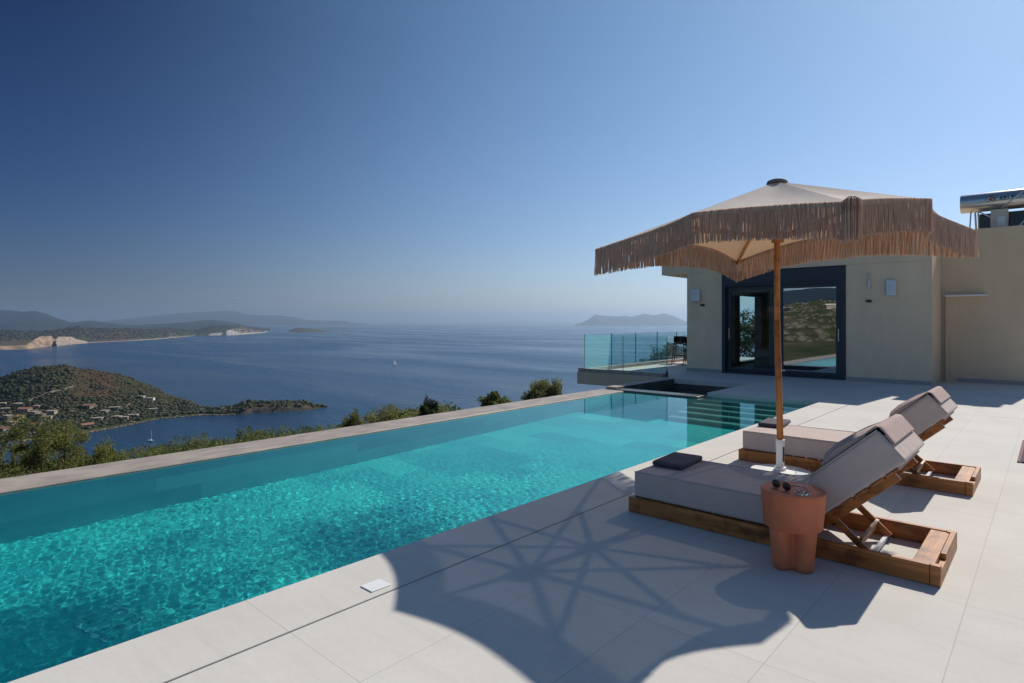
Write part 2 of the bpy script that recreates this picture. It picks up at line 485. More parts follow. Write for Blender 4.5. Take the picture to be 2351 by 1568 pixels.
def link(name, me, mat, parent=None, smooth=False, bevel=0.0, seg=2, loc=None):
    o = bpy.data.objects.new(name, me)
    COL.objects.link(o)
    if mat is not None: me.materials.append(mat)
    if parent is not None:
        o.parent = parent
    if loc is not None: o.location = loc
    if smooth:
        me.polygons.foreach_set('use_smooth', [True] * len(me.polygons))
    if bevel > 0:
        b = o.modifiers.new('bevel', 'BEVEL'); b.width = bevel; b.segments = seg; b.limit_method = 'ANGLE'; b.angle_limit = math.radians(35)
        b.harden_normals = False
        me.polygons.foreach_set('use_smooth', [True] * len(me.polygons))
        if hasattr(me, 'set_sharp_from_angle'): me.set_sharp_from_angle(angle=math.radians(50))
    return o

def np_mesh(name, verts, faces_idx, nper):
    me = bpy.data.meshes.new(name)
    nv = len(verts); nf = len(faces_idx)
    me.vertices.add(nv); me.vertices.foreach_set('co', np.asarray(verts, np.float32).ravel())
    me.loops.add(nf * nper); me.loops.foreach_set('vertex_index', np.asarray(faces_idx, np.int32).ravel())
    me.polygons.add(nf)
    me.polygons.foreach_set('loop_start', np.arange(0, nf * nper, nper, dtype=np.int32))
    me.polygons.foreach_set('loop_total', np.full(nf, nper, np.int32))
    me.update(calc_edges=True); me.validate()
    return me

def thing(name, label, cat, loc=(0, 0, 0), rz=0.0, group=None):
    o = bpy.data.objects.new(name, None)
    COL.objects.link(o)
    o.location = loc; o.rotation_euler = (0, 0, rz)
    o.empty_display_size = 0.2
    tag(o, label, cat, group)
    return o

def tag(o, label, cat, group=None):
    o['label'] = label; o['category'] = cat
    if group: o['group'] = group
    return o

def struct(o, kind='structure'):
    o['kind'] = kind
    return o

def copy_tree(o, parent=None):
    c = o.copy(); COL.objects.link(c)
    if parent is not None: c.parent = parent
    for ch in [x for x in bpy.data.objects if x.parent == o]:
        copy_tree(ch, c)
    return c

# ------------------------------------------------------------------ noise helpers (numpy)
def fbm(x, y, scale, octs=5, seed=0, gain=0.55):
    r = np.random.default_rng(seed)
    out = np.zeros_like(x, dtype=float); amp = 1.0; fr = 1.0 / scale; tot = 0
    for o in range(octs):
        s = np.zeros_like(out)
        for k in range(5):
            a = r.uniform(0, 2 * PI); ph = r.uniform(0, 2 * PI); m = r.uniform(0.7, 1.4)
            s += np.sin((x * math.cos(a) + y * math.sin(a)) * fr * m * 2 * PI + ph)
        out += amp * s / 3.2; tot += amp
        amp *= gain; fr *= 2.03
    return out / tot

def strip(cols, nu, rows_sub, noise_amp, noise_scale, seed, crest_keep=None):
    """terrain: cols = [(u, [(d, z), ...])]; returns grids X, Y, Z"""
    us = np.array([c[0] for c in cols], float)
    k = len(cols[0][1])
    D = np.array([[p[0] for p in c[1]] for c in cols], float)
    Zz = np.array([[p[1] for p in c[1]] for c in cols], float)
    U = np.linspace(us[0], us[-1], nu)
    Di = np.stack([np.interp(U, us, D[:, j]) for j in range(k)], 1)
    Zi = np.stack([np.interp(U, us, Zz[:, j]) for j in range(k)], 1)
    rows_d, rows_z, wt = [], [], []
    for j in range(k - 1):
        n = rows_sub[j]
        for i in range(n + (1 if j == k - 2 else 0)):
            t = i / n
            rows_d.append(Di[:, j] * (1 - t) + Di[:, j + 1] * t)
            rows_z.append(Zi[:, j] * (1 - t) + Zi[:, j + 1] * t)
            wt.append(math.sin(PI * min(1, t)) if noise_amp[j] else 0)
            wt[-1] = noise_amp[j] * (0.35 + 0.65 * wt[-1]) if j else noise_amp[j] * t
    Dm = np.stack(rows_d, 1); Zm = np.stack(rows_z, 1)
    L = (U[:, None] - CX) / FPX * Dm
    X = L * CA - Dm * SA; Y = Dm * CA + L * SA
    nz = fbm(X, Y, noise_scale, 6, seed)
    Zm = Zm + nz * np.array(wt)[None, :]
    return X, Y, Zm

def grid_obj(name, X, Y, Z, mat, smooth=True):
    n, m = X.shape
    V = np.stack([X, Y, Z], -1).reshape(-1, 3)
    i, j = np.meshgrid(np.arange(n - 1), np.arange(m - 1), indexing='ij')
    a = (i * m + j).ravel()
    F = np.stack([a, a + m, a + m + 1, a + 1], 1)
    me = np_mesh(name, V, F, 4)
    bm = bmesh.new(); bm.from_mesh(me)
    bmesh.ops.recalc_face_normals(bm, faces=bm.faces)
    up = sum(f.normal.z for f in bm.faces)
    if up < 0: bmesh.ops.reverse_faces(bm, faces=bm.faces)
    bm.to_mesh(me); bm.free()
    return link(name, me, mat, None, smooth)

# leaves: random small quads ------------------------------------------------
def leaf_quads(P, size, rng, aspect=0.55, up=0.3):
    n = len(P)
    a = rng.normal(size=(n, 3)); a[:, 2] *= 0.8
    a /= np.linalg.norm(a, axis=1)[:, None]
    b = rng.normal(size=(n, 3)); b -= a * (a * b).sum(1)[:, None]
    b /= np.linalg.norm(b, axis=1)[:, None]
    s = size * rng.uniform(0.6, 1.3, n)[:, None]
    a = a * s * 0.5; b = b * s * 0.5 * aspect
    V = np.stack([P - a, P + b * 1.0, P + a, P - b], 1).reshape(-1, 3)
    F = np.arange(n * 4).reshape(n, 4)
    return V, F

def clump_points(centers, radii, n, rng, shell=0.55, flat=1.0):
    """points in fuzzy spherical clumps"""
    k = rng.integers(0, len(centers), n)
    d = rng.normal(size=(n, 3)); d /= np.linalg.norm(d, axis=1)[:, None]
    r = (shell + (1 - shell) * rng.random(n)) * np.where(rng.random(n) < 0.12, 1.18, 1.0)
    P = np.asarray(centers)[k] + d * (np.asarray(radii)[k] * r)[:, None] * np.array([1, 1, flat])
    return P

def leaf_obj(name, P, size, mat, parent=None, rng=RNG, aspect=0.55):
    V, F = leaf_quads(P, size, rng, aspect)
    me = np_mesh(name, V, F, 4)
    return link(name, me, mat, parent)

# ================================================================== CAMERA, LIGHT, WORLD
cam = bpy.data.cameras.new('camera'); co_ = bpy.data.objects.new('camera', cam); COL.objects.link(co_)
co_.location = (0, 0, H); co_.rotation_euler = (PI / 2, 0, AZ)
cam.sensor_width = 36; cam.lens = 36 * FPX / 2351.0
cam.shift_y = -(784 - HY) / 2351.0
cam.clip_start = 0.05; cam.clip_end = 300000
SC.camera = co_

sl = bpy.data.lights.new('sun', 'SUN'); so = bpy.data.objects.new('sun', sl); COL.objects.link(so)
sl.energy = 4.5; sl.angle = math.radians(0.53); sl.color = (1.0, 0.945, 0.87)
so.rotation_euler = SUN.to_track_quat('Z', 'Y').to_euler()
so.location = (0, 0, 30)
try: sl.cycles.is_caustics_light = True
except Exception as ex: print('caustics', ex)

wd = bpy.data.worlds.new('World'); SC.world = wd; wd.use_nodes = True
wnt = wd.node_tree; wnt.nodes.clear()
wo = wnt.nodes.new('ShaderNodeOutputWorld'); bg = wnt.nodes.new('ShaderNodeBackground')
sky = wnt.nodes.new('ShaderNodeTexSky'); sky.sky_type = 'NISHITA'; sky.sun_disc = False
sky.sun_elevation = SUN_EL; sky.sun_rotation = SUN_AZ
sky.altitude = 120; sky.air_density = 1.0; sky.dust_density = 0.45; sky.ozone_density = 2.4
bg.inputs['Strength'].default_value = 0.082
# a polarised sky: deeper and bluer away from the sun, paler towards it
wtc = wnt.nodes.new('ShaderNodeTexCoord')
wsep = wnt.nodes.new('ShaderNodeSeparateXYZ'); wnt.links.new(wtc.outputs['Generated'], wsep.inputs[0])
hv = wnt.nodes.new('ShaderNodeVectorMath'); hv.operation = 'MULTIPLY'; wnt.links.new(wtc.outputs['Generated'], hv.inputs[0]); hv.inputs[1].default_value = (1, 1, 0)
hn = wnt.nodes.new('ShaderNodeVectorMath'); hn.operation = 'NORMALIZE'; wnt.links.new(hv.outputs[0], hn.inputs[0])
dt = wnt.nodes.new('ShaderNodeVectorMath'); dt.operation = 'DOT_PRODUCT'
wnt.links.new(hn.outputs[0], dt.inputs[0]); dt.inputs[1].default_value = (math.sin(SUN_AZ), math.cos(SUN_AZ), 0)
az_f = math_n(wnt, 'ABSOLUTE', dt.outputs['Value'])
wmr = wnt.nodes.new('ShaderNodeMapRange'); wmr.interpolation_type = 'SMOOTHSTEP'; wmr.inputs[1].default_value = -0.05; wmr.inputs[2].default_value = 0.92
wnt.links.new(az_f, wmr.inputs[0])
wl = ramp(wnt, [(0.0, (0.22, 0.28, 0.44)), (0.20, (0.075, 0.205, 0.42)), (0.42, (0.004, 0.105, 0.285)), (1.0, (0.5, 0.6, 0.8))])
wr = ramp(wnt, [(0.0, (0.90, 0.94, 1.12)), (0.45, (0.76, 0.99, 1.10)), (1.0, (0.8, 1.0, 1.1))])
wnt.links.new(wsep.outputs[2], wl.inputs[0]); wnt.links.new(wsep.outputs[2], wr.inputs[0])
wmix = mixc(wnt, wmr.outputs[0], wl.outputs[0], wr.outputs[0])
wc = mixc(wnt, 1.0, sky.outputs[0], wmix, 'MULTIPLY')
wnt.links.new(wc, bg.inputs[0]); wnt.links.new(bg.outputs[0], wo.inputs[0])

SC.view_settings.view_transform = 'Standard'; SC.view_settings.look = 'None'
SC.view_settings.exposure = 0.06; SC.view_settings.gamma = 1.0
SC.cycles.max_bounces = 10; SC.cycles.transparent_max_bounces = 24; SC.cycles.transmission_bounces = 8
SC.cycles.volume_bounces = 0
SC.cycles.use_denoising = True
SC.cycles.sample_clamp_indirect = 6.0

# ================================================================== SEA, AIR
R_SEA = 78000.0
mb = MB()
mb.quad((-R_SEA, -R_SEA, SEA), (R_SEA, -R_SEA, SEA), (R_SEA, R_SEA, SEA), (-R_SEA, R_SEA, SEA))
struct(mb.build('sea_water', M['sea']))

hm, hnt, ho = new_mat('haze_air')
pv = N(hnt, 'ShaderNodeVolumePrincipled')
pv.inputs['Color'].default_value = (0.60, 0.78, 0.98, 1)
pv.inputs['Density'].default_value = 0.000074
pv.inputs['Anisotropy'].default_value = 0.55
hnt.links.new(pv.outputs[0], ho.inputs['Volume'])
mb = MB().box(-80000, 80000, -80000, 80000, SEA - 1.0, 440.0)
hz = mb.build('haze', hm)
struct(hz, 'stuff')

# ================================================================== DECK AND POOL
WZ = -0.075
PXL, PXR = -6.87, -3.11
def slab(name, x0, x1, y0, y1, z0=-0.12, z1=0.0, mat='deck', bevel=0.004):
    return struct(MB().box(x0, x1, y0, y1, z0, z1).build(name, M[mat], bevel=bevel))
slab('pool_coping', PXR, -2.647, -7.5, 11.596)
slab('deck', -2.633, 9.0, -9.0, 11.596)
slab('deck_rear', -5.2, 9.0, 11.6, 24.0)
slab('deck_beside_basin', -7.1, -5.204, 13.9, 24.0)
slab('terrace', -10.12, -7.104, 13.95, 24.0, -0.34, 0.0)
slab('terrace_fascia', -10.13, -7.36, 13.925, 13.948, -0.345, -0.006, 'plaster2', 0)
slab('terrace_kerb', -10.12, -9.86, 14.2, 24.0, 0.002, 0.10, 'coping')
slab('terrace_kerb', -10.12, -7.45, 13.96, 14.14, 0.002, 0.10, 'coping')
slab('basin_kerb', -7.36, -7.104, 11.2, 13.9, -0.5, 0.0, 'coping')
slab('drain_channel', -2.66, -2.62, -7.5, 11.6, -0.16, -0.13, 'black_gap', 0)
slab('infinity_edge', -7.46, PXL, -7.0, 11.15, -1.9, -0.058, 'coping', 0.012)
slab('pool_divider', -7.104, -5.204, 11.15, 11.55, -1.9, -0.045, 'wetstone', 0.01)
struct(MB().box(PXL - 0.3, PXR + 0.3, -7.3, 11.9, -1.75, -1.55).build('pool_floor', M['pool_floor']))
struct(MB().box(PXL - 0.25, PXL + 0.004, -7.3, 11.14, -1.56, -0.10).build('pool_wall', M['pool_wall']))
struct(MB().box(PXR - 0.004, PXR + 0.3, -7.3, 11.6, -1.56, -0.125).build('pool_wall', M['pool_wall']))
struct(MB().box(PXL - 0.2, PXR + 0.2, -7.6, -7.0, -1.56, -0.125).build('pool_wall', M['pool_wall']))
struct(MB().box(PXL - 0.2, -5.2, 11.13, 11.4, -1.56, -0.08).build('pool_wall', M['pool_step']))
mb = MB()
for k in range(5):
    mb.box(-5.2, PXR, 11.59 - 0.33 * (k + 1), 11.9 if k == 0 else 11.59 - 0.33 * k, -1.6, -0.30 - 0.25 * k)
mb.box(-5.2, PXR, 11.594, 11.95, -0.30, -0.121)
struct(mb.build('pool_steps', M['pool_step']))
# dark catch basin behind the divider
mb = MB()
mb.box(-7.1, -5.2, 11.55, 13.9, -0.9, -0.7)
mb.box(-7.102, -5.2, 13.86, 13.99, -0.8, -0.12)
mb.box(-5.24, -5.1, 11.56, 13.86, -0.8, -0.121)
mb.box(-7.103, -7.09, 11.56, 13.86, -0.8, -0.012)
struct(mb.build('basin_wall', M['wetstone']))
struct(MB().quad((-7.1, 11.55, -0.24), (-5.2, 11.55, -0.24), (-5.2, 13.9, -0.24), (-7.1, 13.9, -0.24)).build('basin_water', M['pitwater']))

pg_ = thing('pool_drain', 'pale slatted drain grate on the pool floor near the camera', 'drain grate', (-4.92, 1.2, -1.55), 0.25)
for k in range(6):
    MB().box(-0.20 + k * 0.074, -0.188 + k * 0.074, -0.13, 0.13, 0.002, 0.008).build('slat', M['drain'], pg_)
MB().box(-0.215, 0.20, -0.15, -0.132, 0.002, 0.008).build('frame', M['drain'], pg_)
MB().box(-0.215, 0.20, 0.132, 0.15, 0.002, 0.008).build('frame', M['drain'], pg_)
# pool water surface with real ripples
def water_surface():
    x = np.linspace(PXL - 0.004, PXR + 0.05, 420)
    y = np.concatenate([np.linspace(-7.02, -0.7, 300)[:-1], np.linspace(-0.7, 5.2, 720)[:-1], np.linspace(5.2, 11.6, 460)])
    X, Y = np.meshgrid(x, y, indexing='ij')
    r = np.random.default_rng(5)
    Z = np.zeros_like(X)
    for k in range(84):
        lam = math.exp(r.uniform(math.log(0.034), math.log(0.125)))
        a = r.normal(0.9, 1.0)
        amp = 0.0042 * lam ** 1.2
        ph = r.uniform(0, 2 * PI)
        wob = 0.9 * np.sin(X * r.uniform(0.8, 2.2) + Y * r.uniform(-1.6, 1.6) + r.uniform(0, 6))
        Z += amp * np.sin((X * math.cos(a) + Y * math.sin(a)) * 2 * PI / lam + ph + wob)
    patch = 0.75 + 0.45 * fbm(X, Y, 2.6, 3, 12)
    calm = np.interp(Y, [-7, 1.5, 4.5, 7.5, 11.6], [1.0, 1.0, 0.60, 0.20, 0.07])
    edge = np.interp(X, [PXL, PXL + 1.2, PXL + 2.0], [0.45, 0.6, 1.0])
    still = 1 - 0.6 * np.exp(-(((X + 3.85) / 0.75) ** 2 + ((Y - 0.94) / 0.5) ** 2))
    Z = Z * calm * edge * patch * still * 0.30
    return grid_obj('pool_water', X, Y, Z + WZ, M['water'], True)
pw = struct(water_surface())
try:
    pw.cycles.is_caustics_caster = True
    for o in bpy.data.objects:
        if o.name.split('.')[0] in ('pool_floor', 'pool_wall', 'pool_steps', 'pool_divider', 'slat', 'frame'):
            o.cycles.is_caustics_receiver = True
except Exception as ex:
    print('caustics', ex)

# small white plate set in the coping
t = tag(MB().box(-2.80, -2.692, 1.85, 1.975, 0.001, 0.006).build('skimmer_lid', M['white_paint'], bevel=0.002),
        'small square white plate lying on the coping beside the drain slot', 'floor plate')

# ================================================================== HOUSE
YF = 16.3
hs = thing('villa', 'low olive beige flat roofed villa behind the pool deck', 'house', (-5, YF, 0))
def hpart(mb, name, mat, parent=hs, **kw):
    mb.v = [(x + 5, y - YF, z) for x, y, z in mb.v]
    return mb.build(name, M[mat], parent, **kw)
DX0, DX1, DZ = -6.87, -3.77, 2.80
HT = 3.98
mb = MB()
mb.box(-7.92, DX0, YF, YF + 0.3, 0, 2.82)
mb.box(DX1, -2.03, YF, YF + 0.3, 0, 2.82)
mb.box(-7.92, -7.62, YF + 0.3, 18.5, 0, 2.82)
mb.box(-7.92, -7.62, 22.2, 23.6, 0, 2.82)
mb.box(-7.92, -7.62, 18.5, 22.2, 2.45, 2.82)
mb.box(-2.33, -2.03, YF + 0.3, 23.6, 0, 2.82)
mb.box(-7.62, -2.33, 23.3, 23.6, 0, 2.82)
hpart(mb, 'wall', 'plaster')
mb = MB(); mb.box(-8.73, -2.032, YF - 0.002, 24.6, 2.823, HT)
hpart(mb, 'roof', 'plaster')
mb = MB()
mb.box(-7.60, -2.35, YF + 0.31, 23.28, 2.70, 2.80)
mb.box(-7.60, -7.58, YF + 0.31, 18.5, 0.02, 2.69)
mb.box(-2.37, -2.35, YF + 0.31, 23.28, 0.02, 2.69)
mb.box(-7.60, -2.37, 23.26, 23.28, 0.02, 2.69)
mb.box(-7.60, -2.37, YF + 0.31, 23.26, 0.002, 0.018)
hpart(mb, 'interior', 'interior')
hpart(MB().box(-7.935, -6.9, YF - 0.012, YF - 0.001, 0.001, 0.09), 'skirting', 'skirting')
hpart(MB().box(-3.74, -2.02, YF - 0.012, YF - 0.001, 0.001, 0.09), 'skirting', 'skirting')
# sliding door
door = MB()
door.box(DX0, DX1, YF - 0.03, YF + 0.16, 2.46, DZ)           # shutter box
door.box(DX0, DX0 + 0.10, YF - 0.03, YF + 0.16, 0.0, 2.458)
door.box(DX1 - 0.10, DX1, YF - 0.03, YF + 0.16, 0.0, 2.458)
door.box(DX0 + 0.102, DX1 - 0.102, YF - 0.02, YF + 0.16, 0.0, 0.06)
door.box(DX0 + 0.102, DX1 - 0.102, YF - 0.02, YF + 0.16, 2.40, 2.458)
do = hpart(door, 'sliding_door', 'navy', bevel=0.004)
def leaf(x0, x1, y, st=0.11):
    m_ = MB()
    m_.box(x0, x0 + st, y, y + 0.05, 0.062, 2.398); m_.box(x1 - st, x1, y, y + 0.05, 0.062, 2.398)
    m_.box(x0 + st, x1 - st, y, y + 0.05, 0.062, 0.16); m_.box(x0 + st, x1 - st, y, y + 0.05, 2.30, 2.398)
    fr = hpart(m_, 'door_leaf', 'navy', hs, bevel=0.004)
    m_ = MB(); m_.box(x0 + st - 0.005, x1 - st + 0.005, y + 0.02, y + 0.03, 0.155, 2.305)
    return fr, m_
fr, pm = leaf(-5.36, -3.872, YF + 0.005, 0.12)
hpart(pm, 'pane', 'pane', fr)
fr2, pm2 = leaf(-6.768, -5.30, YF + 0.085, 0.12)
hpart(pm2, 'pane', 'pane_clear', fr2)
hpart(MB().tube([(-3.93, YF - 0.02, 0.95), (-3.93, YF - 0.02, 1.25)], 0.012), 'handle', 'steel', fr)
hpart(MB().tube([(-6.70, YF + 0.06, 0.95), (-6.70, YF + 0.06, 1.25)], 0.012), 'handle', 'steel', fr2)
# side window of the room (seen through the door)
m_ = MB()
for y in (18.5, 19.2, 21.55):
    m_.box(-7.90, -7.66, y, y + (0.4 if y == 19.2 else 0.62 if y > 20 else 0.16), 0.02, 2.45)
m_.box(-7.90, -7.66, 18.66, 21.55, 0.02, 0.10); m_.box(-7.90, -7.66, 18.66, 21.55, 2.30, 2.448)
hpart(m_, 'side_window_frame', 'navy')
m_ = MB(); m_.box(-7.78, -7.77, 18.66, 21.55, 0.10, 2.30)
hpart(m_, 'side_window_pane', 'pane_clear')
# curtains and bed inside
def curtain(x0, x1, y):
    m_ = MB(); n = 40
    vs = []; fs = []
    for i in range(n + 1):
        x = x0 + (x1 - x0) * i / n
        yy = y + 0.05 * math.sin(i * 1.55)
        vs += [(x, yy, 0.03), (x, yy, 2.6)]
    for i in range(n): fs.append((2 * i, 2 * i + 2, 2 * i + 3, 2 * i + 1))
    m_.add(vs, fs)
    return m_
tag(curtain(-5.75, -5.15, YF + 0.45).build('curtain', M['curtain'], smooth=True, fix=False), 'grey pleated curtain hanging behind the glass door', 'curtain')
bed = thing('bed', 'grey made bed standing inside the room behind the glass door', 'bed', (-5.6, 18.6, 0.02))
m_ = MB().box(-0.9, 0.9, -0.95, 0.95, 0.0, 0.32); m_.build('bed_base', M['interior'], bed, bevel=0.03)
m_ = MB().box(-0.92, 0.92, -0.97, 0.97, 0.322, 0.60); m_.build('mattress', M['bedding'], bed, bevel=0.10, seg=4)
m_ = MB().box(0.35, 0.85, -0.75, 0.75, 0.605, 0.78); m_.build('pillow', M['bedding'], bed, bevel=0.07, seg=3)

# right, set-back block with the solar heater
wing = thing('villa_wing', 'beige set back wing of the villa carrying the solar water heater', 'house', (-1, 17.75, 0))
def wpart(mb, name, mat, parent=wing, **kw):
    mb.v = [(x + 1, y - 17.75, z) for x, y, z in mb.v]
    return mb.build(name, M[mat], parent, **kw)
wpart(MB().box(-2.028, -0.12, 17.75, 23.0, 0, 3.62), 'wall', 'plaster2')
wpart(MB().box(-1.72, -0.10, 17.735, 17.748, 0.001, 0.09), 'skirting', 'skirting')
wpart(MB().box(-1.93, -1.14, 17.50, 17.749, 2.03, 2.07), 'door_canopy', 'white_paint', bevel=0.003)
mb = MB(); mb.box(-1.93, -1.88, 17.66, 17.749, 0.0, 2.028)
wpart(mb, 'door_frame', 'plaster2')
wpart(MB().box(-1.878, -1.83, 17.72, 17.749, 0.30, 1.15), 'door_edge', 'plaster2')

# wall fittings
def wall_lamp_box(x, y0, w, z0, z1, d, label):
    t = thing('wall_lamp', label, 'wall lamp', (x, y0, z0))
    MB().box(-w / 2 + 0.03, w / 2 - 0.03, -0.03, -0.001, 0.04, z1 - z0 - 0.04).build('mount', M['steel'], t)
    MB().box(-w / 2, w / 2, -d, -0.032, 0, z1 - z0).build('shade', M['opal'], t, bevel=0.012)
    return t
def xw(u, y): # x on the plane Y=y seen at column u
    t = (u - CX) / FPX
    return y * (t * CA - SA) / (CA + t * SA)
def zw(u, v, y):
    t = (u - CX) / FPX
    return H - (v - HY) * (y / (CA + t * SA)) / FPX
xl = xw(1599, YF)
wall_lamp_box(xl, YF, xw(1610, YF) - xw(1589, YF), zw(1599, 692, YF), zw(1599, 664, YF), 0.12, 'pale box wall lamp on the narrow wall left of the glass door')
wall_lamp_box(xw(2047.5, YF), YF, xw(2059, YF) - xw(2036, YF), zw(2047, 679, YF), zw(2047, 643, YF), 0.10, 'pale square wall lamp on the wall right of the glass door')
xs = xw(1996, YF)
t = thing('wall_light', 'slim vertical glass wall light right of the glass door', 'wall lamp', (xs, YF, zw(1996, 663, YF)))
hh = zw(1996, 626, YF) - zw(1996, 663, YF)
MB().box(-0.03, 0.03, -0.06, -0.001, 0, 0.05).build('mount', M['steel'], t)
MB().tube([(0, -0.05, 0.052), (0, -0.05, hh * 0.55)], 0.028, 12).build('tube', M['opal'], t, smooth=False)
MB().tube([(0.0, -0.05, hh * 0.55 + 0.002), (0, -0.05, hh)], 0.016, 12).build('rod', M['steel'], t)
for u, v, lb in ((1613.5, 700.5, 'small black step light below the left wall lamp'), (1995.5, 691.5, 'small black step light below the slim wall light')):
    t = thing('step_light', lb, 'wall lamp', (xw(u, YF), YF, zw(u, v, YF)))
    MB().box(-0.055, 0.055, -0.045, -0.001, -0.03, 0.03).build('housing', M['black_metal'], t, bevel=0.004)
    MB().box(-0.05, 0.05, -0.043, -0.004, -0.042, -0.031).build('lens', M['opal'], t)

# solar water heater on the wing roof
hy_ = 18.35
xa = xw(2206, hy_)
hz0 = zw(2206, 491, hy_); hz1 = zw(2206, 449, hy_)
rt = (hz1 - hz0) / 2
sh = thing('solar_water_heater', 'solar water heater with steel tank on the roof of the set back wing', 'water heater', (xa, hy_, 3.62))
zc = (hz0 + hz1) / 2 - 3.62
m_ = MB(); m_.tube([(0, 0, zc), (0.03, 0, zc), (1.50, 0, zc), (1.53, 0, zc)], [rt * 0.97, rt, rt, rt * 0.97], 40)
tk = m_.build('tank', M['steel'], sh, smooth=True)
tk.data.set_sharp_from_angle(angle=math.radians(50))
# emblem, curved onto the tank front
def on_tank(x, a, k=1.004):
    return (x, -rt * k * math.cos(a), zc + rt * k * math.sin(a))
def tank_patch(name, pts, mat, k):
    m_ = MB(); m_.add([on_tank(x, a, k) for x, a in pts], [tuple(range(len(pts)))])
    return m_.build(name, M[mat], tk)
ex = xw(2277, hy_ - rt) - xa
def ell(cx_, ca_, rx, ra, n=28): return [(cx_ + rx * math.cos(2 * PI * i / n), ca_ + ra * math.sin(2 * PI * i / n)) for i in range(n)]
tank_patch('emblem_oval', ell(ex, 0.12, 0.125, 0.36), 'emblem_black', 1.004)
tank_patch('emblem_ring', ell(ex + 0.01, 0.12, 0.085, 0.25), 'emblem_cream', 1.008)
tank_patch('emblem_disc', ell(ex + 0.01, 0.12, 0.070, 0.20), 'emblem_red', 1.012)
m_ = MB()
for i in range(3):
    x0 = ex - 0.035 + i * 0.032
    m_.tube([on_tank(x0 + 0.012 * math.sin(q * 1.3), 0.02 + q * 0.05, 1.015) for q in range(5)], 0.005, 6)
m_.build('emblem_squiggle', M['emblem_cream'], tk)
m_ = MB()
for i, (w_, a0, a1) in enumerate(((0.05, 0.0, 0.26), (0.05, 0.02, 0.26), (0.03, 0.02, 0.30), (0.05, 0.04, 0.28), (0.05, 0.05, 0.30), (0.04, 0.06, 0.52))):
    x0 = ex + 0.15 + i * 0.068
    m_.add([on_tank(x0, a0, 1.008), on_tank(x0 + w_, a0 + 0.01, 1.008), on_tank(x0 + w_, a1 + 0.01, 1.008), on_tank(x0, a1, 1.008)], [(0, 1, 2, 3)])
m_.add([on_tank(ex + 0.13, -0.12, 1.008), on_tank(ex + 0.62, -0.06, 1.008), on_tank(ex + 0.62, -0.02, 1.008), on_tank(ex + 0.13, -0.04, 1.008)], [(0, 1, 2, 3)])
m_.build('emblem_letters', M['emblem_black'], tk)
m_ = MB(); m_.box(0.32, 1.52, 0.25, 0.30, 0.02, zc - rt - 0.02)
m_.build('collector', M['collector'], sh)
for p_, q_ in (((0.17, 0.0, 0.0), (0.20, 0, zc - rt * 0.9)), ((0.29, 0.15, 0.0), (0.27, 0.1, zc - rt * 0.7)), ((0.34, 0.16, 0.0), (0.33, 0.1, zc - rt * 0.7)),
               ((0.36, -0.02, zc - rt), (0.62, -0.02, zc - rt - 0.18)), ((1.05, -0.05, 0.0), (1.48, -0.05, zc - rt * 0.9))):
    MB().bar(p_, q_, 0.03, 0.03).build('stand_bar', M['galv'], sh)
m_ = MB(); m_.box(0.58, 0.90, -0.12, 0.2, 0.0, zc - rt * 0.95); m_.build('control_box', M['beige_box'], sh, bevel=0.006)
m_ = MB(); m_.box(0.71, 0.85, -0.128, -0.121, 0.08, 0.30); m_.build('box_window', M['opal'], sh)
m_ = MB(); m_.tube([on_tank(0.80, -1.0, 1.03), on_tank(0.93, -0.4, 1.06), on_tank(1.08, 0.2, 1.06), on_tank(1.22, 0.8, 1.08), (1.33, -0.05, zc + rt * 1.25), (1.45, 0.1, zc + rt * 1.2), (1.5, 0.3, zc)], 0.018, 8)
m_.build('hose', M['galv'], sh, smooth=True)

# ================================================================== GLASS BALUSTRADES
BY, BX = 14.04, -9.97
bl = thing('glass_balustrade', 'green tinted glass balustrade along the front edge of the terrace', 'balustrade', (BX, BY, 0.0))
xs_ = [0.0, 1.29, 2.6]
for i in range(2):
    MB().box(xs_[i] + 0.006, xs_[i + 1] - 0.006, -0.008, 0.008, 0.102, 1.067).build('pane', M['balu_glass'], bl)
MB().box(2.585, 2.615, -0.03, 0.03, 0.0, 0.16).build('clamp', M['dark_bronze'], bl)
MB().box(xs_[1] - 0.005, xs_[1] + 0.005, -0.007, 0.007, 0.102, 1.06).build('joint', M['dark_bronze'], bl)
MB().box(xs_[2] - 0.004, xs_[2] + 0.004, -0.007, 0.007, 0.162, 1.06).build('joint', M['dark_bronze'], bl)
bl2 = thing('glass_balustrade', 'green tinted glass balustrade with dark posts along the sea side of the terrace', 'balustrade', (BX, BY, 0.0))
for i in range(6):
    y0 = 0.03 + i * 1.41; y1 = y0 + 1.41
    MB().box(-0.008, 0.008, y0 + 0.012, y1 - 0.012, 0.102, 1.067).build('pane', M['balu_glass'], bl2)
    MB().box(-0.009, 0.009, y0 - 0.010, y0 + 0.010, 0.102, 1.075).build('post', M['dark_bronze'], bl2)

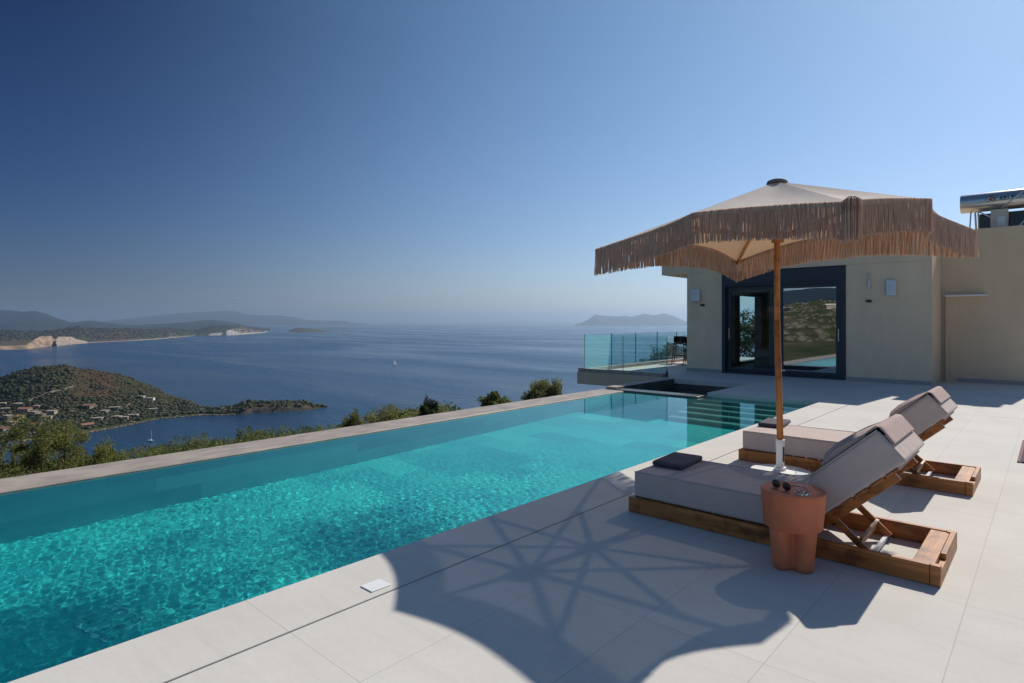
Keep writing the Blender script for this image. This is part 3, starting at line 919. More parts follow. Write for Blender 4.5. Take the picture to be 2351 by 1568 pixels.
# bar stools and table on the terrace
def stool(x, y, label):
    t = thing('bar_stool', label, 'bar stool', (x, y, 0.0), 0.3, 'bar stools on the terrace')
    for sx in (-1, 1):
        for sy in (-1, 1):
            MB().tube([(sx * 0.22, sy * 0.22, 0.0), (sx * 0.15, sy * 0.15, 0.66)], 0.014, 8).build('leg', M['black_metal'], t)
    MB().box(-0.2, 0.2, -0.2, 0.2, 0.662, 0.70).build('seat', M['black_metal'], t, bevel=0.01)
    m_ = MB()
    for i in range(9):
        a0 = PI * (0.05 + 0.9 * i / 9); a1 = PI * (0.05 + 0.9 * (i + 1) / 9)
        m_.add([(0.2 * math.cos(a), 0.2 * math.sin(a), z) for a in (a0, a1) for z in (0.702, 0.93)], [(0, 2, 3, 1)])
    m_.build('backrest', M['black_metal'], t, fix=False)
    MB().lathe([(0.185, 0.27), (0.2, 0.27), (0.2, 0.29), (0.185, 0.29), (0.185, 0.27)], 20).build('foot_ring', M['black_metal'], t)
sx_, sy_ = at(1560, 20.3)
stool(sx_, sy_, 'black bar stool nearest the glass balustrade on the terrace')
sx2, sy2 = at(1586, 19.6)
stool(sx2, sy2, 'black bar stool behind the house corner by the bar table')
tx, ty = at(1592, 20.9)
tt = thing('bar_table', 'tall round dark bar table with pale top on the terrace', 'table', (tx, ty, 0))
MB().lathe([(0.0, 0.94), (0.33, 0.94), (0.33, 0.97), (0.0, 0.97)], 28).build('table_top', M['white_paint'], tt)
MB().tube([(0, 0, 0.02), (0, 0, 0.938)], 0.04, 12).build('column', M['black_metal'], tt)
MB().lathe([(0.0, 0.0), (0.24, 0.0), (0.24, 0.018), (0.0, 0.018)], 24).build('foot', M['black_metal'], tt)

# ================================================================== SUN LOUNGERS
FW = 0.745
def make_lounger(label):
    t = thing('sun_lounger', label, 'sun lounger', (-2.40, 3.96, 0), 0, 'teak sun loungers')
    L = 1.945; hgt = 0.112; th = 0.035
    for y0 in (0.0, FW - th):
        MB().box(0.0, L - 0.052, y0, y0 + th, 0.002, hgt).build('side_rail', M['wood_x'], t, bevel=0.004)
    MB().box(-0.001, th, th + 0.001, FW - th - 0.001, 0.002, hgt).build('end_rail', M['wood_y'], t, bevel=0.004)
    # far end: post blocks, lying board and upright lip
    for y0 in (0.0, FW - 0.05):
        MB().box(L - 0.05, L, y0, y0 + 0.05, 0.002, hgt + 0.001).build('corner_block', M['wood_x'], t, bevel=0.004)
    MB().box(L - 0.135, L - 0.033, th + 0.002, FW - th - 0.002, 0.078, 0.106).build('end_board', M['wood_y'], t, bevel=0.004)
    MB().box(L - 0.03, L, 0.052, FW - 0.052, 0.002, hgt - 0.03).build('end_rail', M['wood_y'], t, bevel=0.004)
    MB().box(L - 0.03, L - 0.001, 0.24, FW - 0.052, hgt - 0.028, hgt + 0.002).build('end_lip', M['wood_y'], t, bevel=0.003)
    # slatted bed under the mattress
    sl_ = MB()
    for i in range(10):
        sl_.box(0.06 + i * 0.118, 0.06 + i * 0.118 + 0.075, th + 0.002, FW - th - 0.002, 0.088, 0.108)
    sl_.build('slats', M['wood_y'], t)
    # tilted back board: from pivot P along direction
    ang = math.radians(42.5); ca, sa = math.cos(ang), math.sin(ang)
    px, pz = 1.215, 0.118
    LB = 0.80
    for y0 in (0.075, FW - 0.115):
        m_ = MB(); m_.bar((px + 0.02 * ca, y0 + 0.02, pz + 0.02 * sa - 0.035), (px + (LB - 0.10) * ca, y0 + 0.02, pz + (LB - 0.10) * sa - 0.035), 0.04, 0.055, (-sa, 0, ca))
        m_.build('back_rail', M['wood_x'], t, bevel=0.004)
    bs_ = MB()
    for i in range(7):
        s0 = 0.05 + i * 0.105
        c_ = Vector((px + s0 * ca, 0, pz + s0 * sa + 0.0))
        bs_.bar((c_.x, 0.03, c_.z), (c_.x, FW - 0.03, c_.z), 0.085, 0.014, (-sa, 0, ca))
    bs_.build('back_slats', M['wood_y'], t)
    # support struts (X shape) and foot bar
    mid = (px + 0.24 * ca, pz + 0.24 * sa - 0.06)
    for y0 in (0.13, FW - 0.13):
        m_ = MB(); m_.bar((mid[0], y0, mid[1]), (mid[0] + 0.21, y0, 0.035), 0.022, 0.04, (0.5, 0, 0.8))
        m_.build('prop', M['wood_x'], t, bevel=0.003)
    m_ = MB(); m_.bar((mid[0] + 0.135, 0.142, 0.105), (mid[0] + 0.135, FW - 0.142, 0.105), 0.022, 0.065, (0.3, 0, 1))
    m_.build('prop_crossbar', M['wood_y'], t, bevel=0.003)
    m_ = MB(); m_.bar((mid[0] + 0.19, 0.04, 0.03), (mid[0] + 0.19, FW - 0.04, 0.03), 0.022, 0.02)
    m_.build('stop_bar', M['white_plastic'], t)
    # mattress: one folded pad
    mt_ = 0.192; lb = 0.775
    tx_, tz_ = px + lb * ca, pz + lb * sa + 0.012
    th2 = 0.222
    topx, topz = tx_ - th2 * sa, tz_ + th2 * ca
    z0, z1 = 0.114, 0.114 + mt_
    k = (topz - z1) / sa
    cxr = topx - k * ca
    def bez(a, b, c, n):  # rounded bend
        return [tuple((1 - s) ** 2 * a[i] + 2 * s * (1 - s) * b[i] + s * s * c[i] for i in (0, 1)) for s in [q / n for q in range(n + 1)]]
    low = bez((px - 0.1, z0), (px - 0.01, z0), (px + 0.07 * ca, z0 + 0.012 + 0.07 * sa), 4)
    hi = bez((cxr + 0.13 * ca, z1 + 0.13 * sa), (cxr + 0.02, z1 + 0.004), (cxr - 0.13, z1), 6)
    poly = [(0.028, z0)] + low + [(tx_, tz_), (topx, topz)] + hi + [(0.028, z1)]
    m_ = MB().prism(poly, 0.028, FW - 0.028, 1)
    mo = m_.build('mattress', M['mattress'], t, bevel=0.022, seg=4)
    for y0 in (0.034, FW - 0.034):
        loop = [(tx_ - 0.006, y0, tz_ + 0.0), (topx, y0, topz - 0.004)] + [(a, y0, b) for a, b in hi] + [(0.034, y0, z1 - 0.004)]
        MB().tube(loop[1:], 0.0045, 6).build('piping', M['mattress'], mo, smooth=True)
    # head pillow with a flap folded over the top edge
    def off(s, n): # s along the back from the top corner downwards, n away from the surface
        return (topx - s * ca - n * sa, topz - s * sa + n * ca)
    up_ = [off(0.40, 0.002), off(0.395, 0.03), off(0.35, 0.058), off(0.26, 0.068), off(0.17, 0.055), off(0.08, 0.032), off(0.0, 0.022)]
    e_ = (ca * 0.0 + sa * 1.0, -ca)   # direction down the end face
    def endf(s, n): return (topx + s * sa + n * ca, topz - s * ca + n * sa)
    out_ = up_ + [endf(0.0, 0.022), endf(0.05, 0.021), endf(0.115, 0.018)]
    inn = [endf(0.115, 0.004), endf(0.04, 0.004), endf(-0.002, 0.006), off(0.10, 0.003), off(0.25, 0.003)]
    m_ = MB(); ny = 9; ys = [0.055 + (FW - 0.11) * i / (ny - 1) for i in range(ny)]
    pol = out_ + inn[0:]
    n = len(pol); vs = []
    for i, y in enumerate(ys):
        e = 0.55 if i in (0, ny - 1) else 1.0
        for j, p in enumerate(pol):
            if j < 6:
                b_ = off([0.40, 0.395, 0.35, 0.26, 0.17, 0.08][j], 0.004)
                vs.append((b_[0] + (p[0] - b_[0]) * e, y, b_[1] + (p[1] - b_[1]) * e))
            else: vs.append((p[0], y, p[1]))
    fs = [tuple(range(n))[::-1], tuple((ny - 1) * n + q for q in range(n))]
    for i in range(ny - 1):
        for j in range(n):
            a, b = i * n + j, i * n + (j + 1) % n
            fs.append((a, b, b + n, a + n))
    m_.add(vs, fs)
    m_.build('head_pillow', M['pillow'], t, smooth=True, bevel=0.006, seg=2)
    m_ = MB(); pt = [endf(0.112, 0.023), endf(0.125, 0.021)]
    return t
lg = make_lounger('teak sun lounger with taupe mattress nearest the camera beside the terracotta side table')
lg2 = copy_tree(lg)
lg2.location = (-2.44, 6.20, 0)
lg2['label'] = 'teak sun lounger with taupe mattress farther back behind the umbrella pole'

def cushion(x, y, z, rz, label):
    t = tag(MB().box(-0.125, 0.125, -0.21, 0.21, 0.0, 0.042).build('folded_towel', M['cushion'], bevel=0.016, seg=3), label, 'towel', 'slate folded towels on the loungers')
    t.location = (x, y, z); t.rotation_euler = (0, 0, rz)
    p_ = MB().box(-0.126, 0.112, -0.211, 0.211, 0.020, 0.0225).build('fold_line', M['black_gap'], t)
    return t
cushion(-2.235, 4.44, 0.309, 0.06, 'folded slate towel on the foot of the near lounger')
cushion(-2.275, 6.80, 0.309, 0.10, 'folded slate towel on the foot of the far lounger')

# ================================================================== SIDE TABLE AND THINGS ON IT
TX, TY, TZ = -1.145, 3.735, 0.455
st = thing('side_table', 'terracotta side table with lobed base beside the near lounger', 'side table', (TX, TY, 0))
m_ = MB().lathe([(0.0, 0.24), (0.158, 0.24), (0.160, 0.243), (0.165, 0.30), (0.177, 0.44), (0.177, 0.45), (0.173, 0.455), (0.0, 0.455)], 64)
o_ = m_.build('table_top', M['terracotta'], st, smooth=True); o_.data.set_sharp_from_angle(angle=math.radians(40))
m_ = MB(); n = 128; rows = 10
rot = math.atan2(-TY, -TX)
for j in range(rows + 1):
    z = 0.001 + 0.238 * j / rows
    s = 0.128 + 0.024 * (z / 0.24)
    for i in range(n):
        a = 2 * PI * i / n
        c = math.cos(4 * (a - rot) )   # notch towards the viewer at a = rot
        lob = 0.5 * (1 + c)
        r = s * (1.0 - 0.44 * lob ** 2.0)
        if j == 0: r -= 0.004
        m_.v.append((r * math.cos(a), r * math.sin(a), z))
for j in range(rows):
    for i in range(n):
        a, b = j * n + i, j * n + (i + 1) % n
        m_.f.append((a, b, b + n, a + n))
m_.f.append(tuple(range(n))[::-1])
o_ = m_.build('table_base', M['terracotta'], st, smooth=True)

# sunglasses
sg = thing('sunglasses', 'dark round sunglasses lying on the terracotta side table', 'sunglasses', (TX - 0.045, TY - 0.055, TZ), math.radians(-20))
for s in (-1, 1):
    m_ = MB()
    ring = [(0.036 * s + 0.027 * math.cos(2 * PI * i / 24), -0.004, 0.026 + 0.023 * math.sin(2 * PI * i / 24)) for i in range(24)]
    m_.add([(0.036 * s, -0.008, 0.026)] + ring, [(0, i + 1, (i + 1) % 24 + 1) for i in range(24)])
    m_.build('lens', M['lens'], sg)
    m_ = MB(); m_.tube(ring + [ring[0], ring[1]], 0.0028, 8, False); m_.build('rim', M['lens_frame'], sg, smooth=True)
    m_ = MB(); m_.tube([(0.064 * s, -0.002, 0.036), (0.066 * s, 0.05, 0.030), (0.062 * s, 0.115, 0.012), (0.058 * s, 0.135, 0.003)], 0.0022, 8)
    m_.build('temple', M['lens_frame'], sg, smooth=True)
m_ = MB(); m_.tube([(-0.011, -0.004, 0.032), (0, -0.006, 0.036), (0.011, -0.004, 0.032)], 0.0026, 8); m_.build('bridge', M['lens_frame'], sg, smooth=True)

# tumbler with thick cut base
tb = MB()
prof = [(0.0, 0.001), (0.032, 0.001), (0.034, 0.004), (0.0385, 0.12), (0.0375, 0.121), (0.0365, 0.12), (0.0325, 0.03), (0.028, 0.024), (0.0, 0.022)]
tb.lathe(prof, 24)
M['thin_glass'] = glass_material('thin_clear_glass', (0.97, 0.98, 0.985), 0.035)
tag(tb.build('tumbler', M['thin_glass'], smooth=True, loc=(TX + 0.045, TY + 0.02, TZ)), 'clear glass tumbler standing behind the sunglasses on the side table', 'glass')
# crystal ashtray-like bowl in front of it
bw = MB(); n = 24; prof = [(0.0, 0.001), (0.034, 0.001), (0.040, 0.022), (0.037, 0.023), (0.030, 0.010), (0.0, 0.009)]
for r, z in prof:
    for k in range(n):
        a = 2 * PI * k / n; rr = r * (1.0 + (0.05 if k % 2 else -0.05) * (1 if r > 0.033 else 0))
        bw.v.append((rr * math.cos(a), rr * math.sin(a), z))
for i in range(len(prof) - 1):
    for k in range(n):
        a, b = i * n + k, i * n + (k + 1) % n
        bw.f.append((a, b, b + n, a + n))
tag(bw.build('glass_bowl', M['crystal'], loc=(TX + 0.075, TY - 0.075, TZ)), 'small cut crystal bowl at the right of the sunglasses on the side table', 'bowl')

# ================================================================== UMBRELLA
UBX, UBY = -1.91, 5.86
um = thing('fringed_umbrella', 'cream canvas sun umbrella with jute fringe on a wooden pole', 'umbrella', (UBX, UBY, 0.0))
TH0, RC, RR = 0.588, 1.693, 0.74
ZT = 2.765
tilt = (0.036, 0.003)
ox, oy = -0.022, -0.019
def rimz(x, y, corner):
    return 2.208 + (0.0 if corner else 0.139) + tilt[0] * x + tilt[1] * y
corners = []
for k in range(8):
    a = TH0 - k * PI / 4; cnr = (k % 2 == 0)
    r = RC if cnr else RC * RR
    x, y = r * math.cos(a), r * math.sin(a)
    corners.append(Vector((x + ox, y + oy, rimz(x, y, cnr))))
apex = Vector((ox, oy, ZT))
def rim_pt(k, s):
    p, q = corners[k], corners[(k + 1) % 8]
    m = p.lerp(q, s)
    bow = 0.150 * 4 * s * (1 - s)
    c2 = Vector((m.x - ox, m.y - oy, 0)); r = c2.length
    m2 = Vector((m.x - c2.x / r * bow, m.y - c2.y / r * bow, m.z + 0.33 * bow - 0.012 * math.sin(PI * s)))
    return m2
NS, NR = 14, 8
for k in range(8):
    m_ = MB()
    for i in range(NR + 1):
        f = i / NR
        for j in range(NS + 1):
            s = j / NS
            rp = rim_pt(k, s)
            straight = corners[k].lerp(corners[(k + 1) % 8], s)
            e = f
            p = apex.lerp(rp, e)
            p.z -= 0.035 * math.sin(PI * s) * math.sin(PI * f)
            m_.v.append(tuple(p))
    for i in range(NR):
        for j in range(NS):
            a = i * (NS + 1) + j
            m_.f.append((a, a + 1, a + NS + 2, a + NS + 1))
    a_, b_, c_ = (Vector(m_.v[q]) for q in m_.f[NS * 4 + 3][:3])
    if (b_ - a_).cross(c_ - a_).z < 0: m_.f = [q[::-1] for q in m_.f]
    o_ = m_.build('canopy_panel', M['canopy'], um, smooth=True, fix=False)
    # fringe of this panel
    fr_ = MB(); rng = random.Random(100 + k)
    ln = sum((rim_pt(k, (q + 1) / 20) - rim_pt(k, q / 20)).length for q in range(20))
    cnt = int(ln / 0.0054)
    for q in range(cnt):
        s = (q + rng.uniform(-0.3, 0.3) + 0.5) / cnt
        s = min(max(s, 0.0), 1.0)
        p = rim_pt(k, s); p2 = rim_pt(k, min(1, s + 0.01)); tdir = (p2 - rim_pt(k, max(0, s - 0.01))).normalized()
        nout = Vector((p.x - ox, p.y - oy, 0)).normalized()
        w = rng.uniform(0.0036, 0.0050)
        Ls = 0.255 + rng.uniform(-0.012, 0.010) - (0.06 if rng.random() < 0.02 else 0)
        pts = []; sway = rng.gauss(0, 0.005); swn = rng.gauss(0, 0.006)
        base_off = nout * rng.uniform(-0.004, 0.006)
        for h_ in range(5):
            t_ = h_ / 4
            pts.append(p + base_off + Vector((0, 0, 0.004 - Ls * t_)) + tdir * (sway * t_ * t_ + 0.003 * math.sin(5 * t_ + q)) + nout * swn * t_)
        o = len(fr_.v)
        for pp in pts:
            fr_.v += [tuple(pp - tdir * w), tuple(pp + nout * w), tuple(pp + tdir * w), tuple(pp - nout * w)]
        for h_ in range(4):
            for c_ in range(4):
                a, b = o + h_ * 4 + c_, o + h_ * 4 + (c_ + 1) % 4
                fr_.f.append((a, b, b + 4, a + 4))
    # woven header band
    hb = len(fr_.v)
    for q in range(25):
        p = rim_pt(k, q / 24); nout = Vector((p.x - ox, p.y - oy, 0)).normalized() * 0.006
        fr_.v += [tuple(p + nout + Vector((0, 0, 0.008))), tuple(p + nout + Vector((0, 0, -0.030))), tuple(p - nout + Vector((0, 0, -0.030))), tuple(p - nout + Vector((0, 0, 0.0)))]
    for q in range(24):
        for c_ in range(3):
            a = hb + q * 4 + c_
            fr_.f.append((a, a + 1, a + 5, a + 4))
    fr_.build('fringe', M['fringe'], um, fix=False)
# gathered knot of fringe at the rib end nearest the camera side
m_ = MB(); rng = random.Random(5)
kc = corners[2]
for q in range(70):
    a = rng.uniform(0, 2 * PI); r0 = rng.uniform(0.02, 0.05)
    b = Vector((math.cos(a) * r0, math.sin(a) * r0, 0))
    top = kc + Vector((0, 0, 0.035)) + b * 0.35
    m_.tube([top, kc + b * 1.15 + Vector((0, 0, 0.012)), kc + b * 1.2 + Vector((0, 0, -0.08)), kc + b * 1.1 + Vector((0, 0, -0.25 + rng.uniform(-.02, .02)))], 0.0042, 5)
m_.build('fringe_tassel', M['fringe'], um)
# cap, hubs, ribs, struts
m_ = MB().lathe([(0.0, ZT + 0.022), (0.05, ZT + 0.021), (0.085, ZT + 0.006), (0.096, ZT - 0.020), (0.090, ZT - 0.021), (0.0, ZT + 0.006)], 24)
m_.v = [(x + ox, y + oy, z) for x, y, z in m_.v]
m_.build('vent_cap', M['cap'], um, smooth=True)
MB().tube([(ox, oy, ZT - 0.13), (ox, oy, ZT - 0.05)], 0.055, 16).build('upper_hub', M['wood_z'], um)
MB().tube([(ox * 0.8, oy * 0.8, 2.19), (ox * 0.8, oy * 0.8, 2.30)], 0.055, 16).build('lower_hub', M['wood_z'], um)
for k in range(8):
    c_ = corners[k]
    d = Vector((c_.x - ox, c_.y - oy, 0)).normalized()
    p0 = Vector((ox, oy, ZT - 0.085)) + d * 0.05
    p1 = c_ + Vector((0, 0, -0.022)) - d * 0.01
    MB().bar(p0, p1, 0.020, 0.034).build('rib', M['wood_z'], um)
    pm_ = p0.lerp(p1, 0.53 if k % 2 == 0 else 0.66)
    MB().bar(Vector((ox, oy, 2.245)) + d * 0.05, pm_ + Vector((0, 0, -0.02)), 0.020, 0.030).build('strut', M['wood_z'], um)
MB().tube([(0, 0, 0.32), (ox, oy, 1.45)], 0.029, 20).build('pole', M['wood_z'], um, smooth=True)
MB().tube([(ox, oy, 1.452), (ox, oy, ZT)], 0.0265, 20).build('pole_top', M['wood_z'], um, smooth=True)
m_ = MB(); m_.tube([(-0.034, -0.03, 0.98), (0.034, 0.03, 0.98)], 0.007, 8); m_.build('bolt', M['black_metal'], um)
m_ = MB().lathe([(0.0, 0.002), (0.262, 0.002), (0.268, 0.010), (0.268, 0.030), (0.258, 0.042), (0.06, 0.048), (0.0, 0.048)], 56)
o_ = m_.build('base_plate', M['white_paint'], um, smooth=True); o_.data.set_sharp_from_angle(angle=math.radians(35))
m_ = MB().lathe([(0.052, 0.049), (0.052, 0.075), (0.036, 0.078), (0.036, 0.27), (0.039, 0.275), (0.039, 0.335), (0.031, 0.337)], 28)
o_ = m_.build('base_sleeve', M['white_paint'], um, smooth=True); o_.data.set_sharp_from_angle(angle=math.radians(35))
m_ = MB(); m_.tube([(0.038, -0.022, 0.13), (0.038, -0.022, 0.27)], 0.006, 8); m_.build('sleeve_slot', M['black_metal'], um)
m_ = MB(); m_.tube([(0.03, -0.035, 0.10), (0.05, -0.06, 0.10)], 0.008, 10); m_.build('clamp_screw', M['steel'], um)

# plum mat at the right edge of the picture
mt = thing('floor_mat', 'dark plum mat lying on the paving at the right edge of the photo', 'mat', (0.42, 8.75, 0.0))
MB().box(-0.67, 0.67, -0.75, 0.75, 0.003, 0.016).build('mat_field', M['plum'], mt, bevel=0.004)
MB().box(-0.70, -0.672, -0.75, 0.75, 0.003, 0.014).build('mat_trim', M['plum_trim'], mt, bevel=0.003)

# ================================================================== NEAR SLOPE
def x_edge_depth(u, x=-7.6):
    t = (u - CX) / FPX
    den = SA - CA * t
    return abs(x) / den if den > 0.02 else 400
ve_u = [-2600, -600, 0, 220, 300, 420, 560, 640, 760, 820, 900, 960, 1030, 1060, 1250, 1400, 1560, 1700]
ve_v = [1130, 1110, 1078, 1058, 1048, 1030, 1012, 1004, 1000, 986, 966, 960, 962, 962, 915, 900, 850, 842]
de_ = [30, 36, 42, 45, 48, 50, 52, 52, 48, 42, 36, 32, 28, 26, 24, 26, 40, 60]
cols = []
for u, v, d in zip(ve_u, ve_v, de_):
    d0 = min(x_edge_depth(u) * 0.98, d * 0.7)
    ze = zat(v, d)
    cols.append((u, [(d0, -2.0), (d0 * 1.05, -2.2), (d, ze), (d + 90, ze - 62), (d + 200, SEA - 2)]))
X, Y, Z = strip(cols, 200, [2, 30, 24, 12], [0, 0.35, 2.0, 3.0], 9.0, 3)
struct(grid_obj('hillside_ground', X, Y, Z, M['slope']))
SLOPE = (X, Y, Z)
# the land under and behind the villa
def land_behind():
    x = np.linspace(-340, 420, 110); y = np.linspace(-520, -9.5, 90)
    X, Y = np.meshgrid(x, y, indexing='ij')
    dist = -Y
    Z = -2.6 + np.where(dist > 14, (dist - 14) * 0.045, 0) * (1 - 0.5 / (1 + np.exp((dist - 260) / 60)))
    Z = np.minimum(Z, 8 + 2 * fbm(X, Y, 200, 3, 9)) + fbm(X, Y, 90, 5, 21) * np.clip((dist - 20) / 80, 0, 1) * 4
    s_ = np.maximum(0, -X - 0.55 * dist - 8)
    Z = Z - s_ * 0.45
    Z = np.maximum(Z, SEA - 1)
    return X, Y, Z
LX, LY, LZ = land_behind()
struct(grid_obj('hill_behind', LX, LY, LZ, M['slope']))
def ridge_behind():
    x = np.linspace(-3600, 1500, 150); y = np.linspace(-5200, -1500, 50)
    X, Y = np.meshgrid(x, y, indexing='ij')
    prof = np.exp(-((Y + 3600) / 900.0) ** 2)
    crest = 150 + 50 * np.exp(-((X + 1050) / 520.0) ** 2) + 25 * fbm(X, X * 0, 1500, 3, 4)
    Z = SEA - 5 + (crest - SEA) * prof + 16 * prof * fbm(X, Y, 900, 5, 14)
    return X, Y, Z
rx, ry, rz_ = ridge_behind()
struct(grid_obj('ridge_behind', rx, ry, rz_, M['mount']))
def land_house():
    x = np.linspace(-7.2, 300, 60); y = np.linspace(10.2, 300, 50)
    X, Y = np.meshgrid(x, y, indexing='ij')
    Z = -3.0 - np.maximum(0, Y - 40) * 0.25 - np.maximum(0, -X) * 0.05
    return X, Y, np.maximum(Z, SEA - 1)
hx, hy2, hz2 = land_house()
struct(grid_obj('house_ground', hx, hy2, hz2, M['slope']))

# ---------- vegetation near the pool
def bush_clumps(h, w, n, rng):
    c = []; r = []
    for i in range(n):
        a = rng.uniform(0, 2 * PI); q = math.sqrt(rng.random()) * w * 0.5
        z = h * rng.uniform(0.15, 0.9) * (1 - 0.45 * (q / (w * 0.5)) ** 2)
        c.append((q * math.cos(a), q * math.sin(a), z)); r.append(min(w, h) * rng.uniform(0.16, 0.30))
    return c, r

def tree(name, label, cat, u, d, top_v, base_z, width, leaves, size, mat, seed, group=None, lean=0.0, trunk=True, open_=False):
    rng = np.random.default_rng(seed)
    x, y = at(u, d)
    h = zat(top_v, d) - base_z
    t = thing(name, label, cat, (x, y, base_z), 0, group)
    cs, rs = [], []
    tr = MB()
    lat = Vector((CA, SA, 0)); 
    nb = 9 if trunk else 5
    tr.tube([(0, 0, -0.3), (0.04 * h, 0.01, h * 0.25), (lean * h * 0.5, 0, h * 0.5), (lean * h, 0, h * 0.85)],
            [0.045 * h * 0.5 + 0.02, 0.035 * h * 0.5 + 0.015, 0.02 * h * 0.5 + 0.01, 0.006], 8)
    for b in range(nb):
        a = 2 * PI * b / nb + rng.uniform(-0.4, 0.4)
        z0 = h * rng.uniform(0.12, 0.5); ll = width * 0.5 * rng.uniform(0.55, 1.0)
        z1 = min(h * 0.95, z0 + h * rng.uniform(0.22, 0.55))
        p0 = Vector((0.03 * h, 0, z0)); p1 = Vector((math.cos(a) * ll, math.sin(a) * ll, z1))
        pm = p0.lerp(p1, 0.5) + Vector((0, 0, -0.04 * h))
        tr.tube([p0, pm, p1], [0.011 * h + 0.008, 0.007 * h + 0.006, 0.004], 6)
        for q in range(4):
            pc = pm.lerp(p1, rng.uniform(0.1, 1.15))
            cs.append((pc.x + rng.normal(0, 0.06 * width), pc.y + rng.normal(0, 0.06 * width), pc.z + rng.normal(0, 0.04 * h)))
            rs.append(width * rng.uniform(0.07, 0.14))
    for q in range(5):
        cs.append((lean * h + rng.normal(0, 0.09 * width), rng.normal(0, 0.09 * width), h * rng.uniform(0.78, 0.95))); rs.append(width * rng.uniform(0.06, 0.12))
    if not open_:
        c2, r2 = bush_clumps(h, width, 26, rng); cs += c2; rs += r2
    P = clump_points(cs, rs, leaves, rng, 0.35)
    if not open_:
        nd = leaves
        dv = rng.normal(size=(nd, 3)); dv /= np.linalg.norm(dv, axis=1)[:, None]; dv[:, 2] = np.abs(dv[:, 2]) * rng.choice([1, 1, 1, -1], nd)
        lump = 0.80 + 0.26 * np.sin(dv[:, 0] * 5.3 + seed) * np.sin(dv[:, 1] * 4.7 + 2 * seed) + 0.16 * np.sin(dv[:, 2] * 9 + dv[:, 0] * 7 + seed) + 0.10 * np.sin(dv[:, 1] * 15 + dv[:, 2] * 11)
        rad = lump * (0.55 + 0.45 * rng.random(nd) ** 0.45)
        D = np.stack([dv[:, 0] * rad * width * 0.5, dv[:, 1] * rad * width * 0.5, h * 0.50 + dv[:, 2] * rad * h * 0.50], 1)
        P = np.concatenate([P[: leaves // 3], D])
    P = P[P[:, 2] > 0.02]
    if trunk: tr.build('trunk', M['bark'], t, smooth=True)
    leaf_obj('crown', P, size, M[mat], t, rng)
    return t

tree('young_tree', 'tall airy olive green tree left of the inlet beyond the pool edge', 'tree', 138, 17.0, 948, -5.2, 2.6, 15000, 0.062, 'leaf_olive', 1, open_=True, lean=0.02)
tree('young_tree', 'leaning olive green tree at the left edge beyond the pool', 'tree', 30, 16.0, 975, -5.0, 2.4, 14000, 0.062, 'leaf_olive', 2, open_=True, lean=-0.03)
tree('shrub', 'broad olive green bush right of the airy tree beyond the pool', 'shrub', 200, 17.5, 1032, -5.2, 2.4, 12000, 0.06, 'leaf_olive', 3)
tree('shrub', 'low olive bush at the far left corner beyond the pool', 'shrub', -6, 13.0, 1058, -4.6, 2.0, 9000, 0.055, 'leaf_olive', 4)
tree('shrub', 'low bush between the two airy trees beyond the pool', 'shrub', 88, 14.5, 1062, -4.8, 2.2, 9000, 0.055, 'leaf_olive', 5)
tree('young_tree', 'dark two crowned young tree beyond the middle of the pool edge', 'tree', 985, 24.0, 913, -3.4, 0.95, 9000, 0.06, 'leaf_dark', 6)
tree('shrub', 'rounded green shrub standing alone above the pool edge', 'shrub', 1137, 20.0, 897, -2.15, 1.0, 12000, 0.055, 'leaf_green', 7, trunk=False)
tree('shrub', 'wide grey green shrub above the far end of the pool edge', 'shrub', 1250, 21.0, 872, -2.1, 1.75, 20000, 0.055, 'leaf_grey', 8, trunk=False)
tree('young_tree', 'slim light green young tree beyond the pool edge', 'tree', 812, 34.0, 942, -6.6, 1.5, 8000, 0.085, 'leaf_olive', 9)
tree('shrub', 'tufted grey bush on the crest of the slope', 'shrub', 905, 30.0, 932, -4.8, 3.2, 16000, 0.075, 'leaf_grey', 10)
tree('shrub', 'dark bush on the slope behind the glass balustrade', 'shrub', 1556, 36.0, 797, -2.2, 4.2, 16000, 0.12, 'leaf_dark', 12)
tree('dark_tree', 'dark bushy tree behind the villa seen through the room', 'tree', 1745, 44.0, 708, -3.5, 7.0, 12000, 0.17, 'leaf_dark', 13)

# mass of scrub on the near slope
def slope_scrub():
    rng = np.random.default_rng(77)
    P = []
    X, Y, Z = SLOPE
    pts = []
    for it in range(420):
        u = rng.uniform(-260, 1050)
        d_hi = np.interp(u, ve_u, de_); d_lo = x_edge_depth(u) * 1.25
        d = rng.uniform(max(d_lo, d_hi * 0.28), d_hi * 1.02)
        v_edge = np.interp(u, ve_u, ve_v); ze = zat(v_edge, d_hi); d0 = x_edge_depth(u) * 1.03
        z = -2.2 + (ze + 2.2) * (d - d0) / (d_hi - d0)
        x, y = at(u, d)
        hgt = rng.uniform(0.7, 1.6) * (1 if u < 700 else 0.75); w = rng.uniform(1.2, 2.6)
        if u < 260 and d > 20: hgt *= 0.6
        c, r = bush_clumps(hgt, w, 12, rng)
        c = np.array(c) + np.array([x, y, z - 0.1])
        P.append(clump_points(c, np.array(r) * 1.15, 520, rng, 0.4))
    return np.concatenate(P)
PP = slope_scrub()
k3 = RNG.integers(0, 3, len(PP) // 520).repeat(520)
for i, mname in enumerate(('leaf_green', 'leaf_olive', 'leaf_dark')):
    struct(leaf_obj('slope_scrub', PP[k3 == i], 0.115, M[mname]), 'stuff')
